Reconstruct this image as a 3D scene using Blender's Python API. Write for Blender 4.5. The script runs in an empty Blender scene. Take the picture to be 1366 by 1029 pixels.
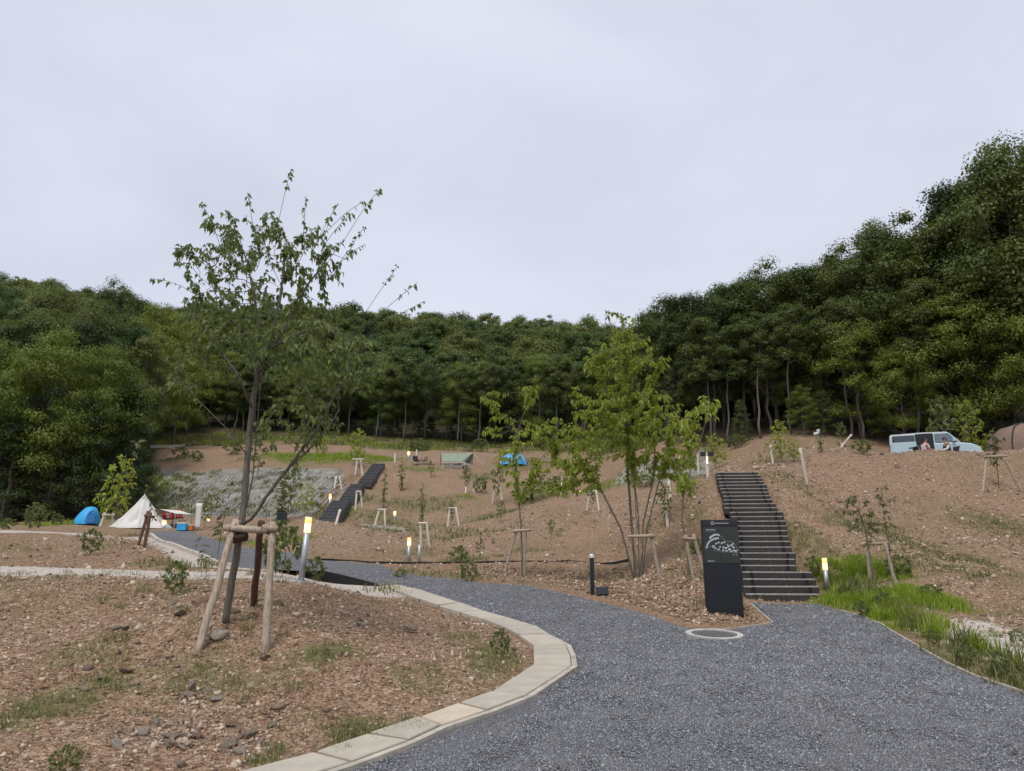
import bpy, bmesh, math, random
import numpy as np
from mathutils import Vector, Matrix
from mathutils.geometry import delaunay_2d_cdt

random.seed(7)
RNG = np.random.default_rng(11)
SC = bpy.context.scene
COL = SC.collection

# ------------------------------------------------------------------ camera, sky, sun, exposure
PITCH = 13.0
CAM_H = 1.6
FPX = 950.0                       # focal length in pixels of the 1366 px wide photograph
cam_data = bpy.data.cameras.new('camera')
cam = bpy.data.objects.new('camera', cam_data)
COL.objects.link(cam)
cam_data.sensor_fit = 'HORIZONTAL'
cam_data.sensor_width = 36.0
cam_data.lens = FPX / 1366.0 * 36.0
cam_data.clip_start = 0.05
cam_data.clip_end = 2000.0
cam.location = (0, 0, CAM_H)
cam.rotation_euler = (math.radians(90 + PITCH), 0, 0)
SC.camera = cam

SUN_EL, SUN_ROT = 62.0, 200.0     # high sun hidden behind a closed cloud cover, a little behind the camera
world = bpy.data.worlds.new('World')
SC.world = world
world.use_nodes = True
wn, wl = world.node_tree.nodes, world.node_tree.links
wn.clear()
w_out = wn.new('ShaderNodeOutputWorld')
w_bg = wn.new('ShaderNodeBackground')
w_sky = wn.new('ShaderNodeTexSky')
w_sky.sky_type = 'NISHITA'
w_sky.sun_disc = False
w_sky.sun_elevation = math.radians(SUN_EL)
w_sky.sun_rotation = math.radians(SUN_ROT)
w_co = wn.new('ShaderNodeTexCoord')
w_map = wn.new('ShaderNodeMapping')
w_map.inputs['Scale'].default_value = (1.0, 1.0, 2.2)
w_no = wn.new('ShaderNodeTexNoise')
w_no.inputs['Scale'].default_value = 2.1
w_no.inputs['Detail'].default_value = 6.0
w_no.inputs['Roughness'].default_value = 0.48
w_no.inputs['Distortion'].default_value = 0.35
w_rmp = wn.new('ShaderNodeValToRGB')
w_rmp.color_ramp.elements[0].position = 0.30
w_rmp.color_ramp.elements[0].color = (4.35, 4.56, 5.38, 1)
w_rmp.color_ramp.elements[1].position = 0.72
w_rmp.color_ramp.elements[1].color = (5.35, 5.58, 6.42, 1)
w_mix = wn.new('ShaderNodeMixRGB')
w_mix.inputs['Fac'].default_value = 0.94
wl.new(w_co.outputs['Generated'], w_map.inputs['Vector'])
wl.new(w_map.outputs['Vector'], w_no.inputs['Vector'])
wl.new(w_no.outputs['Fac'], w_rmp.inputs['Fac'])
wl.new(w_sky.outputs['Color'], w_mix.inputs['Color1'])
wl.new(w_rmp.outputs['Color'], w_mix.inputs['Color2'])
wl.new(w_mix.outputs['Color'], w_bg.inputs['Color'])
w_bg.inputs['Strength'].default_value = 0.1
wl.new(w_bg.outputs['Background'], w_out.inputs['Surface'])

sun_d = bpy.data.lights.new('sun', 'SUN')
sun_d.energy = 1.5
sun_d.angle = math.radians(18)
sun_d.color = (1.0, 0.96, 0.9)
sun = bpy.data.objects.new('sun', sun_d)
COL.objects.link(sun)
sun.location = (0, -20, 60)
_a = math.radians(SUN_ROT)
_sd = Vector((math.sin(_a) * math.cos(math.radians(SUN_EL)), math.cos(_a) * math.cos(math.radians(SUN_EL)), math.sin(math.radians(SUN_EL))))
sun.rotation_euler = _sd.to_track_quat('Z', 'Y').to_euler()

SC.view_settings.view_transform = 'Standard'
SC.view_settings.look = 'None'
SC.view_settings.exposure = 0.58
SC.view_settings.gamma = 1.0
SC.view_settings.use_curve_mapping = False
SC.render.engine = 'CYCLES'
SC.cycles.use_denoising = True
SC.cycles.max_bounces = 6
SC.cycles.diffuse_bounces = 3
SC.cycles.glossy_bounces = 2
SC.cycles.transmission_bounces = 3
SC.cycles.transparent_max_bounces = 6
SC.cycles.use_adaptive_sampling = True
SC.cycles.adaptive_threshold = 0.02

# ------------------------------------------------------------------ survey: the land as heights
CP, SP = math.cos(math.radians(PITCH)), math.sin(math.radians(PITCH))

def tan_el(v):
    up = (514.5 - v) / FPX
    return (SP + CP * up) / (CP - SP * up)

def P(u, v, d):
    """surveyed point: d metres ahead, sighted at (u, v)"""
    up = (514.5 - v) / FPX
    k = d / (CP - SP * up)
    return np.array([(u - 683.0) / FPX * k, d, CAM_H + d * tan_el(v)])

SIGHT = [
 # foreground mound, left of the road
 (0,1029,5.0),(200,1029,5.0),(370,1029,5.2),(100,900,7.3),(300,940,6.6),(262,870,7.9),(354,868,7.9),(338,810,9.0),
 (300,833,8.3),(480,900,7.3),(560,900,7.5),(600,860,9.0),(450,820,9.8),(100,830,9.0),(0,850,8.5),(0,777,10.6),
 (100,775,10.7),(200,778,10.7),(300,780,10.7),(400,778,11.2),(440,782,12.2),(480,790,13.5),(0,757,13),(100,758,13),
 (200,762,13),(300,765,13),(380,766,13),(0,760,15),(200,766,15.5),
 # second mound and the lane behind it
 (310,757,17.5),(0,714,23),(100,716,23),(190,722,22),(250,742,19.5),(100,740,18.5),(0,740,18.5),(0,708,26),(150,712,26),
 (520,765,20),(400,745,24),(400,758,20),(330,758,19.2),(300,740,24),(250,715,33),(350,720,32),(420,735,28),(480,751,25),
 (220,706,38),(300,706,39),(160,707,38),(60,703,38),(0,700,42),(100,699,44),(190,695,46),
 # rock slope and terraces on the left
 (200,693,46),(300,694,46),(380,694,46),(440,694,42),(200,625,60),(300,625,60),(440,625,60),(210,600,72),(300,598,75),
 (400,600,75),(210,585,86),(400,588,86),(425,692,42),(455,668,50),(478,645,56),(508,621,63),(520,612,68),
 # big bare slope in the middle
 (500,752,26),(600,750,26),(700,749,25),(830,748,24),(600,702,44),(500,703,42),(500,722,33),(600,722,34),(560,728,31),
 (600,660,54),(520,660,55),(600,625,64),(607,614,68),(700,614,70),(690,672,52),(700,700,40),(700,722,32),(600,600,85),
 (700,600,85),(500,600,80),(600,587,100),(750,587,100),(750,700,34),(750,662,46),(790,682,40),(800,605,75),(830,655,46),
 (830,700,31),(830,722,27),(900,652,35),(850,606,62),(950,604,52),(880,587,66),(900,700,24.5),(900,730,21.5),
 (940,640,27.5),(940,700,21.5),(950,742,18.5),(930,790,15.5),
 # island with the sign
 (850,772,19.5),(697,768,21),(620,770,19.9),(968,822,12.5),(1030,832,12.2),(900,800,14.6),
 # right bank
 (1000,605,33),(1100,599,30),(1050,611,30),(1130,790,15.5),(1102,787,17),(1160,775,16.5),(1195,780,15.5),(1076,645,24.5),
 (1078,740,18.3),(1062,690,21.2),(1311,658,25),(1363,657,25.5),(1366,845,10.3),(1260,842,11.2),(1300,800,14),(1200,760,16.8),
 (1366,750,17),(1366,700,21),(1366,597,31),(1180,605,31),(1200,700,21),(1260,602,31),
 # feet of the woods
 (900,586,55),(1000,588,50),(1100,590,46),(1200,586,47),(1366,590,44),
 # wooded hill
 (0,428,180),(120,446,176),(230,468,170),(400,466,170),(600,478,170),(830,504,150),(300,530,120),(600,532,125),(0,548,88),(150,565,86),(800,545,112),(0,620,62),(130,630,62),
]
WORLDPTS = [
 (0,-8,0),(-10,-8,0),(10,-8,.2),(-40,-25,.3),(40,-25,.8),(0,-30,0),(0,0,0),(3,3,.12),(1,5,.225),(4,7,.31),(3,9,.4),(1,8,.36),(0,10.8,.485),
 (-1,14.5,.65),(-2.5,17,.77),(2,12,.53),(5,12,.5),(0,20,.9),(-2,20,.9),(2,18,.8),(4,4,.17),(6,7,.33),
 (-7,1,.1),(-3,2,.1),(10,1,.5),(9,5,.45),(14,8,.9),
 (15,36,5.6),(22,37,5.75),(28,36,5.8),(22,42,6.4),(24,33.5,5.8),(30,30,6.3),(30,10,3),(40,20,6),(40,0,3),
 (40,50,11.5),(60,60,17),(30,70,15),(50,90,22),(20,85,17),(90,60,28),(90,110,34),(40,130,27),
 (-60,30,6),(-30,20,2.6),(-22,2,1.2),(-60,0,4),(-90,60,21),(-150,180,64),(-150,80,38),
 (0,300,45),(-150,300,60),(150,300,40),(170,170,50),(130,30,45),(-130,0,15),(130,-30,20),
]
STAIR = []
N_STEP = 26
S_D0, S_D1 = 16.0, 25.4
_b = P(1046, 803, S_D0); _t = P(983, 632, S_D1)
for i in range(N_STEP + 1):
    f = i / N_STEP
    STAIR.append(_b * (1 - f) + _t * f)
_dir = (_t - _b)[:2] / np.linalg.norm((_t - _b)[:2])
_nrm = np.array([_dir[1], -_dir[0]])
for i in (1, 4, 8, 12, 16, 20, 24, 26):
    p = STAIR[i]
    for s in (-1.05, 0.0, 1.05):
        WORLDPTS.append((p[0] + _nrm[0] * s, p[1] + _nrm[1] * s, p[2] - (.12 if s == 0 else -.03)))

CTRL = np.array([P(*s) for s in SIGHT] + [np.array(w, float) for w in WORLDPTS])
_PSC = 20.0

def _tps_fit(C, lam=2e-4):
    xy = C[:, :2] / _PSC
    n = len(C)
    d2 = ((xy[:, None] - xy[None]) ** 2).sum(-1)
    K = np.where(d2 > 0, d2 * np.log(d2 + 1e-12) * .5, 0) + lam * np.eye(n)
    Q = np.hstack([np.ones((n, 1)), xy])
    A = np.block([[K, Q], [Q.T, np.zeros((3, 3))]])
    return np.linalg.solve(A, np.concatenate([C[:, 2], np.zeros(3)])), xy

_W, _CXY = _tps_fit(CTRL)

def base_z(x, y):
    x = np.asarray(x, float); y = np.asarray(y, float)
    sh = x.shape
    q = np.stack([x.ravel(), y.ravel()], 1) / _PSC
    out = np.empty(len(q))
    for s in range(0, len(q), 40000):
        b = q[s:s + 40000]
        d2 = ((b[:, None] - _CXY[None]) ** 2).sum(-1)
        out[s:s + 40000] = (d2 * np.log(d2 + 1e-12) * .5) @ _W[:-3] + _W[-3] + b @ _W[-2:]
    return out.reshape(sh)

_LAT = RNG.random((512, 512))

def vnoise(x, y, s, o=0):
    x = np.asarray(x, float) / s + 37.3 * o + 1000; y = np.asarray(y, float) / s + 91.7 * o + 1000
    xi = np.floor(x).astype(int); yi = np.floor(y).astype(int)
    fx = x - xi; fy = y - yi
    fx = fx * fx * fx * (fx * (fx * 6 - 15) + 10); fy = fy * fy * fy * (fy * (fy * 6 - 15) + 10)
    a = _LAT[xi % 512, yi % 512]; b = _LAT[(xi + 1) % 512, yi % 512]
    c = _LAT[xi % 512, (yi + 1) % 512]; d = _LAT[(xi + 1) % 512, (yi + 1) % 512]
    return (a * (1 - fx) + b * fx) * (1 - fy) + (c * (1 - fx) + d * fx) * fy - .5

def G(u, v, dmin=3.0, dmax=230.0):
    """where the line of sight through (u, v) meets the land"""
    d = np.concatenate([np.arange(dmin, 40, .04), np.arange(40, dmax, .2)])
    up = (514.5 - v) / FPX
    k = d / (CP - SP * up)
    x = (u - 683.0) / FPX * k
    z = CAM_H + d * tan_el(v)
    h = base_z(x, d) - z
    idx = np.where(h > 0)[0]
    if len(idx) == 0:
        j = int(np.argmax(h))
    else:
        j = int(idx[0])
    return np.array([x[j], d[j], float(base_z(x[j], d[j]))])

# ------------------------------------------------------------------ helpers
def mesh_np(name, V, F):
    """mesh from an (n,3) array and an (m,k) array of equal-sided faces (or a list of faces)"""
    me = bpy.data.meshes.new(name)
    if isinstance(F, np.ndarray):
        V = np.ascontiguousarray(V, dtype=np.float32)
        k = F.shape[1]
        me.vertices.add(len(V)); me.vertices.foreach_set('co', V.ravel())
        me.loops.add(F.size); me.loops.foreach_set('vertex_index', np.ascontiguousarray(F, dtype=np.int32).ravel())
        me.polygons.add(len(F))
        me.polygons.foreach_set('loop_start', np.arange(0, F.size, k, dtype=np.int32))
        me.update(calc_edges=True)
    else:
        me.from_pydata([tuple(map(float, v)) for v in V], [], [tuple(int(i) for i in f) for f in F])
        me.update()
    return me

def link(name, me, mat=None, parent=None, smooth=False, loc=None):
    o = bpy.data.objects.new(name, me)
    COL.objects.link(o)
    if mat is not None and me is not None and not me.materials:
        me.materials.append(mat)
    if smooth and me is not None:
        me.polygons.foreach_set('use_smooth', np.ones(len(me.polygons), dtype=bool))
    if parent is not None:
        o.parent = parent
    if loc is not None:
        o.location = [float(c) for c in loc]
    return o

def tag(o, label, cat, group=None):
    o['label'] = label; o['category'] = cat
    if group: o['group'] = group
    return o

def thing(name, label, cat, loc=(0, 0, 0), rotz=0.0, group=None):
    o = bpy.data.objects.new(name, None)
    o.empty_display_size = 0.2
    COL.objects.link(o)
    o.location = [float(c) for c in loc]
    o.rotation_euler = (0, 0, rotz)
    return tag(o, label, cat, group)

def dup(root, loc, rotz=None, scale=None, label=None, group=None):
    r = root.copy(); COL.objects.link(r)
    r.location = [float(c) for c in loc]
    if rotz is not None: r.rotation_euler = (0, 0, rotz)
    if scale is not None: r.scale = scale if hasattr(scale, '__len__') else (scale,) * 3
    if label: r['label'] = label
    if group: r['group'] = group
    for ch in list(root.children):
        c = ch.copy(); COL.objects.link(c); c.parent = r
        for g in list(ch.children):
            d = g.copy(); COL.objects.link(d); d.parent = c
    return r

class MB:
    """collects shapes into one mesh"""
    def __init__(s): s.V = []; s.F = []; s.n = 0
    def add(s, V, F):
        V = [tuple(map(float, v)) for v in V]
        s.V += V; s.F += [tuple(i + s.n for i in f) for f in F]; s.n += len(V)
        return s
    def box(s, c, size, M=None, bev=0.0):
        hx, hy, hz = [a / 2 for a in size]
        if bev <= 0:
            V = [Vector((sx * hx, sy * hy, sz * hz)) for sz in (-1, 1) for sy in (-1, 1) for sx in (-1, 1)]
            F = [(0, 2, 3, 1), (4, 5, 7, 6), (0, 1, 5, 4), (2, 6, 7, 3), (0, 4, 6, 2), (1, 3, 7, 5)]
        else:
            b = bev
            V, F = [], []
            for (z, k) in ((-hz, b), (-hz + b, 0), (hz - b, 0), (hz, b)):
                x, y = hx - k, hy - k
                if k == 0:
                    ring = [(-x, -y + b), (-x + b, -y), (x - b, -y), (x, -y + b), (x, y - b), (x - b, y), (-x + b, y), (-x, y - b)]
                else:
                    ring = [(-x, -y + b * .4), (-x + b * .4, -y), (x - b * .4, -y), (x, -y + b * .4), (x, y - b * .4), (x - b * .4, y), (-x + b * .4, y), (-x, y - b * .4)]
                V += [Vector((p[0], p[1], z)) for p in ring]
            for r in range(3):
                for i in range(8):
                    j = (i + 1) % 8
                    F.append((r * 8 + i, r * 8 + j, r * 8 + 8 + j, r * 8 + 8 + i))
            F.append(tuple(range(7, -1, -1))); F.append(tuple(range(24, 32)))
        M = M or Matrix()
        c = Vector([float(a) for a in c])
        return s.add([c + (M @ v) for v in V], F)
    def tube(s, pts, rad, n=6, caps=True):
        V, F = tube(pts, rad, n, caps)
        return s.add(V, F)
    def prism(s, outline, y0, y1):
        """outline in x,z pulled along y"""
        n = len(outline)
        V = [(p[0], y0, p[1]) for p in outline] + [(p[0], y1, p[1]) for p in outline]
        F = [(i, (i + 1) % n, n + (i + 1) % n, n + i) for i in range(n)]
        F += [tuple(range(n - 1, -1, -1)), tuple(range(n, 2 * n))]
        return s.add(V, F)
    def build(s, name, mat=None, parent=None, smooth=False, loc=None):
        return link(name, mesh_np(name, s.V, s.F), mat, parent, smooth, loc)

def tube(pts, rad, n=6, caps=True):
    pts = [Vector([float(c) for c in p]) for p in pts]
    if not hasattr(rad, '__len__'): rad = [rad] * len(pts)
    V, F = [], []
    t0 = (pts[1] - pts[0]).normalized()
    ref = Vector((0, 0, 1)) if abs(t0.z) < .9 else Vector((1, 0, 0))
    a = t0.cross(ref).normalized()
    for i, p in enumerate(pts):
        t = (pts[min(i + 1, len(pts) - 1)] - pts[max(i - 1, 0)]).normalized()
        a = (a - t * a.dot(t)).normalized()
        b = t.cross(a)
        for k in range(n):
            an = 2 * math.pi * k / n
            V.append(p + (a * math.cos(an) + b * math.sin(an)) * float(rad[i]))
    for i in range(len(pts) - 1):
        for k in range(n):
            j = (k + 1) % n
            F.append((i * n + k, i * n + j, (i + 1) * n + j, (i + 1) * n + k))
    if caps:
        F.append(tuple(range(n - 1, -1, -1)))
        F.append(tuple((len(pts) - 1) * n + k for k in range(n)))
    return V, F

# ------------------------------------------------------------------ materials
def nodes_of(name):
    m = bpy.data.materials.new(name)
    m.use_nodes = True
    nt = m.node_tree
    return m, nt.nodes, nt.links, nt.nodes['Principled BSDF']

def rgb(c): return (c[0], c[1], c[2], 1.0)

def ramp(N, stops):
    r = N.new('ShaderNodeValToRGB')
    e = r.color_ramp.elements
    while len(e) < len(stops): e.new(0.5)
    for i, (p, c) in enumerate(stops):
        e[i].position = p; e[i].color = rgb(c)
    return r

def mixc(N, L, fac, a, b, mode='MIX'):
    m = N.new('ShaderNodeMixRGB'); m.blend_type = mode
    for k, v in (('Fac', fac), ('Color1', a), ('Color2', b)):
        if hasattr(v, 'is_output'): L.new(v, m.inputs[k])
        elif isinstance(v, (int, float)): m.inputs[k].default_value = v
        else: m.inputs[k].default_value = rgb(v)
    return m.outputs['Color']

def noise(N, L, vec, scale, detail=4, rough=.55):
    n = N.new('ShaderNodeTexNoise')
    n.inputs['Scale'].default_value = scale; n.inputs['Detail'].default_value = detail; n.inputs['Roughness'].default_value = rough
    if vec is not None: L.new(vec, n.inputs['Vector'])
    return n.outputs['Fac']

def voro(N, L, vec, scale, feat='F1'):
    n = N.new('ShaderNodeTexVoronoi'); n.feature = feat
    n.inputs['Scale'].default_value = scale
    if vec is not None: L.new(vec, n.inputs['Vector'])
    return n

def bump(N, L, h, dist, strength=1.0, nrm=None):
    b = N.new('ShaderNodeBump')
    b.inputs['Strength'].default_value = strength; b.inputs['Distance'].default_value = dist
    L.new(h, b.inputs['Height'])
    if nrm is not None: L.new(nrm, b.inputs['Normal'])
    return b.outputs['Normal']

def math_n(N, L, op, a, b=None):
    m = N.new('ShaderNodeMath'); m.operation = op
    for i, v in enumerate((a, b)):
        if v is None: continue
        if hasattr(v, 'is_output'): L.new(v, m.inputs[i])
        else: m.inputs[i].default_value = v
    return m.outputs[0]

def plain(name, col, rough=.6, metal=0.0, var=.12, nscale=9.0, bmp=0.0, spec=.4):
    """a painted, woven or worn surface: base colour with wear and fine relief"""
    m, N, L, B = nodes_of(name)
    tc = N.new('ShaderNodeTexCoord')
    f = noise(N, L, tc.outputs['Object'], nscale, 5, .6)
    r = ramp(N, [(.3, [c * (1 - var) for c in col]), (.72, [min(1, c * (1 + var)) for c in col])])
    L.new(f, r.inputs['Fac'])
    L.new(r.outputs['Color'], B.inputs['Base Color'])
    B.inputs['Roughness'].default_value = rough; B.inputs['Metallic'].default_value = metal
    B.inputs['Specular IOR Level'].default_value = spec
    if bmp:
        L.new(bump(N, L, noise(N, L, tc.outputs['Object'], nscale * 7, 4, .6), bmp), B.inputs['Normal'])
    return m

def wood(name, c1, c2, c3):
    m, N, L, B = nodes_of(name)
    tc = N.new('ShaderNodeTexCoord')
    mp = N.new('ShaderNodeMapping'); mp.inputs['Scale'].default_value = (26, 26, 3)
    L.new(tc.outputs['Object'], mp.inputs['Vector'])
    f = noise(N, L, mp.outputs['Vector'], 1.6, 6, .65)
    r = ramp(N, [(.28, c1), (.5, c2), (.74, c3)])
    L.new(f, r.inputs['Fac'])
    oi = N.new('ShaderNodeObjectInfo')
    v = N.new('ShaderNodeHueSaturation')
    L.new(math_n(N, L, 'MULTIPLY_ADD', oi.outputs['Random'], .35), v.inputs['Value'])
    v.inputs['Value'].default_value = 1
    for l in list(v.inputs['Value'].links): L.remove(l)
    ma = N.new('ShaderNodeMath'); ma.operation = 'MULTIPLY_ADD'
    L.new(oi.outputs['Random'], ma.inputs[0]); ma.inputs[1].default_value = .4; ma.inputs[2].default_value = .8
    L.new(ma.outputs[0], v.inputs['Value'])
    L.new(r.outputs['Color'], v.inputs['Color'])
    L.new(v.outputs['Color'], B.inputs['Base Color'])
    B.inputs['Roughness'].default_value = .85
    L.new(bump(N, L, f, .012), B.inputs['Normal'])
    return m

def leafmat(name, dark, light, trans=.32, patch=.25, hue=0.0, spread=.25):
    """leaf: each leaf and each tree a little different in its own colour"""
    m, N, L, B = nodes_of(name)
    geo = N.new('ShaderNodeNewGeometry'); oi = N.new('ShaderNodeObjectInfo'); tc = N.new('ShaderNodeTexCoord')
    r = ramp(N, [(0.0, dark), (1.0, light)])
    f = math_n(N, L, 'MULTIPLY', geo.outputs['Random Per Island'], .5)
    f2 = math_n(N, L, 'MULTIPLY', oi.outputs['Random'], spread)
    spread_off = (.62 - spread) * .5
    f3 = math_n(N, L, 'ADD', math_n(N, L, 'ADD', f, f2), spread_off)
    nz = noise(N, L, tc.outputs['Object'], patch, 2, .5)
    f4 = math_n(N, L, 'ADD', f3, math_n(N, L, 'MULTIPLY', math_n(N, L, 'SUBTRACT', nz, .5), .9))
    L.new(f4, r.inputs['Fac'])
    hv = N.new('ShaderNodeHueSaturation')
    mh = N.new('ShaderNodeMath'); mh.operation = 'MULTIPLY_ADD'; L.new(oi.outputs['Random'], mh.inputs[0]); mh.inputs[1].default_value = -hue; mh.inputs[2].default_value = .5 + hue * .4
    L.new(mh.outputs[0], hv.inputs['Hue']); L.new(r.outputs['Color'], hv.inputs['Color'])
    L.new(hv.outputs['Color'], B.inputs['Base Color'])
    B.inputs['Roughness'].default_value = .55
    B.inputs['Specular IOR Level'].default_value = .35
    tr = N.new('ShaderNodeBsdfTranslucent')
    hs = N.new('ShaderNodeHueSaturation'); hs.inputs['Saturation'].default_value = 1.15; hs.inputs['Value'].default_value = 1.3
    L.new(hv.outputs['Color'], hs.inputs['Color']); L.new(hs.outputs['Color'], tr.inputs['Color'])
    mx = N.new('ShaderNodeMixShader'); mx.inputs['Fac'].default_value = trans
    L.new(B.outputs['BSDF'], mx.inputs[1]); L.new(tr.outputs['BSDF'], mx.inputs[2])
    L.new(mx.outputs['Shader'], N['Material Output'].inputs['Surface'])
    return m

def stonemat(name, cols, rough=.85):
    m, N, L, B = nodes_of(name)
    geo = N.new('ShaderNodeNewGeometry'); tc = N.new('ShaderNodeTexCoord')
    r = ramp(N, [(i / (len(cols) - 1), c) for i, c in enumerate(cols)])
    f = noise(N, L, tc.outputs['Object'], 60, 3, .6)
    s = math_n(N, L, 'ADD', geo.outputs['Random Per Island'], math_n(N, L, 'MULTIPLY', math_n(N, L, 'SUBTRACT', f, .5), .5))
    L.new(s, r.inputs['Fac'])
    L.new(r.outputs['Color'], B.inputs['Base Color'])
    B.inputs['Roughness'].default_value = rough
    return m

def emis(name, col, strength):
    m, N, L, B = nodes_of(name)
    B.inputs['Base Color'].default_value = rgb((.8, .6, .35))
    B.inputs['Emission Color'].default_value = rgb(col)
    B.inputs['Emission Strength'].default_value = strength
    return m

M = {}
M['stake'] = wood('peeled pole', (.19, .145, .105), (.36, .29, .22), (.52, .44, .355))
M['stake_dark'] = wood('brown pole', (.05, .025, .015), (.10, .05, .03), (.16, .09, .055))
M['stake_pale'] = wood('pale bamboo pole', (.44, .385, .31), (.60, .54, .45), (.72, .66, .57))
M['bark'] = wood('young bark', (.06, .052, .042), (.135, .118, .095), (.22, .195, .16))
M['bark_forest'] = wood('forest bark', (.05, .045, .036), (.12, .108, .09), (.22, .20, .175))
M['wrap'] = wood('burlap wrap', (.07, .045, .028), (.13, .085, .05), (.2, .14, .09))
M['tie'] = plain('hemp tie', (.10, .06, .035), .95)
M['sleeper'] = wood('black sleeper', (.018, .016, .015), (.040, .035, .032), (.085, .075, .066))
M['sleeper_grey'] = wood('grey weathered sleeper', (.035, .035, .038), (.07, .07, .075), (.13, .13, .135))
M['tread_lit'] = plain('lit sleeper top', (.33, .31, .285), .9, var=.4, nscale=14, bmp=.01)  # light falling on the treads is painted in as a paler top
M['black'] = plain('black powder coat', (.014, .016, .019), .42, var=.2, spec=.45)
M['navy'] = plain('blue black panel', (.0065, .009, .0135), .38, var=.12, nscale=2.5, spec=.5)
M['map'] = plain('dark olive map panel', (.030, .034, .030), .45, var=.15, nscale=2.0, spec=.45)
M['print_white'] = plain('white print', (.50, .52, .56), .6, var=.06)
M['print_grey'] = plain('grey print', (.30, .32, .34), .6, var=.06)
M['step_top_lit'] = plain('lit grey step top', (.22, .22, .225), .9, var=.3)  # paler than the step so its lit top is put into the colour
M['edging'] = plain('black edging board', (.014, .013, .012), .7, var=.35, bmp=.004)
M['steel'] = plain('galvanised steel', (.42, .45, .48), .45, metal=.55, var=.12, nscale=16)
M['pale_edge'] = plain('pale edging board', (.46, .42, .36), .85, var=.3, nscale=8)
M['lamp'] = emis('glowing lamp head', (1.0, .68, .34), 1.35)
M['lamp_warm'] = emis('warm upper lamp glass', (1.0, .42, .10), 1.1)
M['lamp_dim'] = emis('dim lamp head', (1.0, .66, .34), 1.0)
M['white'] = plain('white plastic', (.72, .72, .70), .5, var=.05)

# concrete slabs: tint differs slab to slab
def slabmat():
    m, N, L, B = nodes_of('kerb concrete')
    tc = N.new('ShaderNodeTexCoord'); oi = N.new('ShaderNodeObjectInfo')
    base = ramp(N, [(0, (.35, .315, .255)), (.3, (.47, .42, .335)), (.5, (.385, .35, .285)), (.75, (.58, .48, .36)), (1, (.44, .40, .33))])
    L.new(oi.outputs['Random'], base.inputs['Fac'])
    f = noise(N, L, tc.outputs['Object'], 5, 6, .65)
    c = mixc(N, L, .35, base.outputs['Color'], ramp_out(N, L, f, [(.3, (.26, .23, .18)), (.7, (.56, .50, .41))]))
    sp = voro(N, L, tc.outputs['Object'], 95)
    c2 = mixc(N, L, ramp_out(N, L, sp.outputs['Distance'], [(.1, (.5, .5, .5)), (.3, (0, 0, 0))]), c, (.17, .155, .135))
    L.new(c2, B.inputs['Base Color']); B.inputs['Roughness'].default_value = .9
    L.new(bump(N, L, noise(N, L, tc.outputs['Object'], 130, 3, .6), .003), B.inputs['Normal'])
    return m

def ramp_out(N, L, f, stops):
    r = ramp(N, stops); L.new(f, r.inputs['Fac']); return r.outputs['Color']
M['slab'] = slabmat()
M['rim'] = plain('kerb rim', (.41, .375, .31), .9, var=.3, nscale=6, bmp=.004)

def gravelmat():
    m, N, L, B = nodes_of('slate gravel')
    tc = N.new('ShaderNodeTexCoord'); v3 = tc.outputs['Object']
    a = voro(N, L, v3, 66); b = voro(N, L, v3, 130)
    c1 = ramp_out(N, L, a.outputs['Color'], [(.0, (.118, .122, .133)), (.55, (.205, .21, .226)), (1, (.31, .316, .332))])
    c2 = ramp_out(N, L, b.outputs['Color'], [(.0, (.11, .114, .124)), (.5, (.22, .226, .241)), (1, (.37, .376, .392))])
    c = mixc(N, L, .5, c1, c2)
    gap = ramp_out(N, L, a.outputs['Distance'], [(.0, (1, 1, 1)), (.55, (.9, .9, .9)), (.9, (.55, .55, .55))])
    c = mixc(N, L, 1.0, c, gap, 'MULTIPLY')
    big = noise(N, L, v3, .55, 5, .6)
    c = mixc(N, L, ramp_out(N, L, big, [(.40, (0, 0, 0)), (.68, (.55, .55, .55))]), c, (.23, .225, .225))
    dust = noise(N, L, v3, 1.6, 6, .7)
    c = mixc(N, L, ramp_out(N, L, dust, [(.56, (0, 0, 0)), (.72, (.5, .5, .5))]), c, (.23, .19, .155))
    L.new(c, B.inputs['Base Color']); B.inputs['Roughness'].default_value = .8
    n1 = bump(N, L, a.outputs['Distance'], -.03, .9)
    n2 = bump(N, L, b.outputs['Distance'], -.012, .8, n1)
    L.new(n2, B.inputs['Normal'])
    return m
M['gravel'] = gravelmat()
M['gravel_stone'] = stonemat('slate chip', [(.095, .098, .107), (.16, .164, .176), (.215, .22, .234), (.255, .26, .275), (.37, .375, .39)], .6)
M['soil_stone'] = stonemat('soil pebble', [(.10, .058, .038), (.215, .137, .09), (.325, .22, .15), (.45, .345, .25), (.60, .50, .39)])
M['rock'] = stonemat('angular rock', [(.15, .125, .105), (.23, .19, .155), (.34, .28, .22)])

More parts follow.
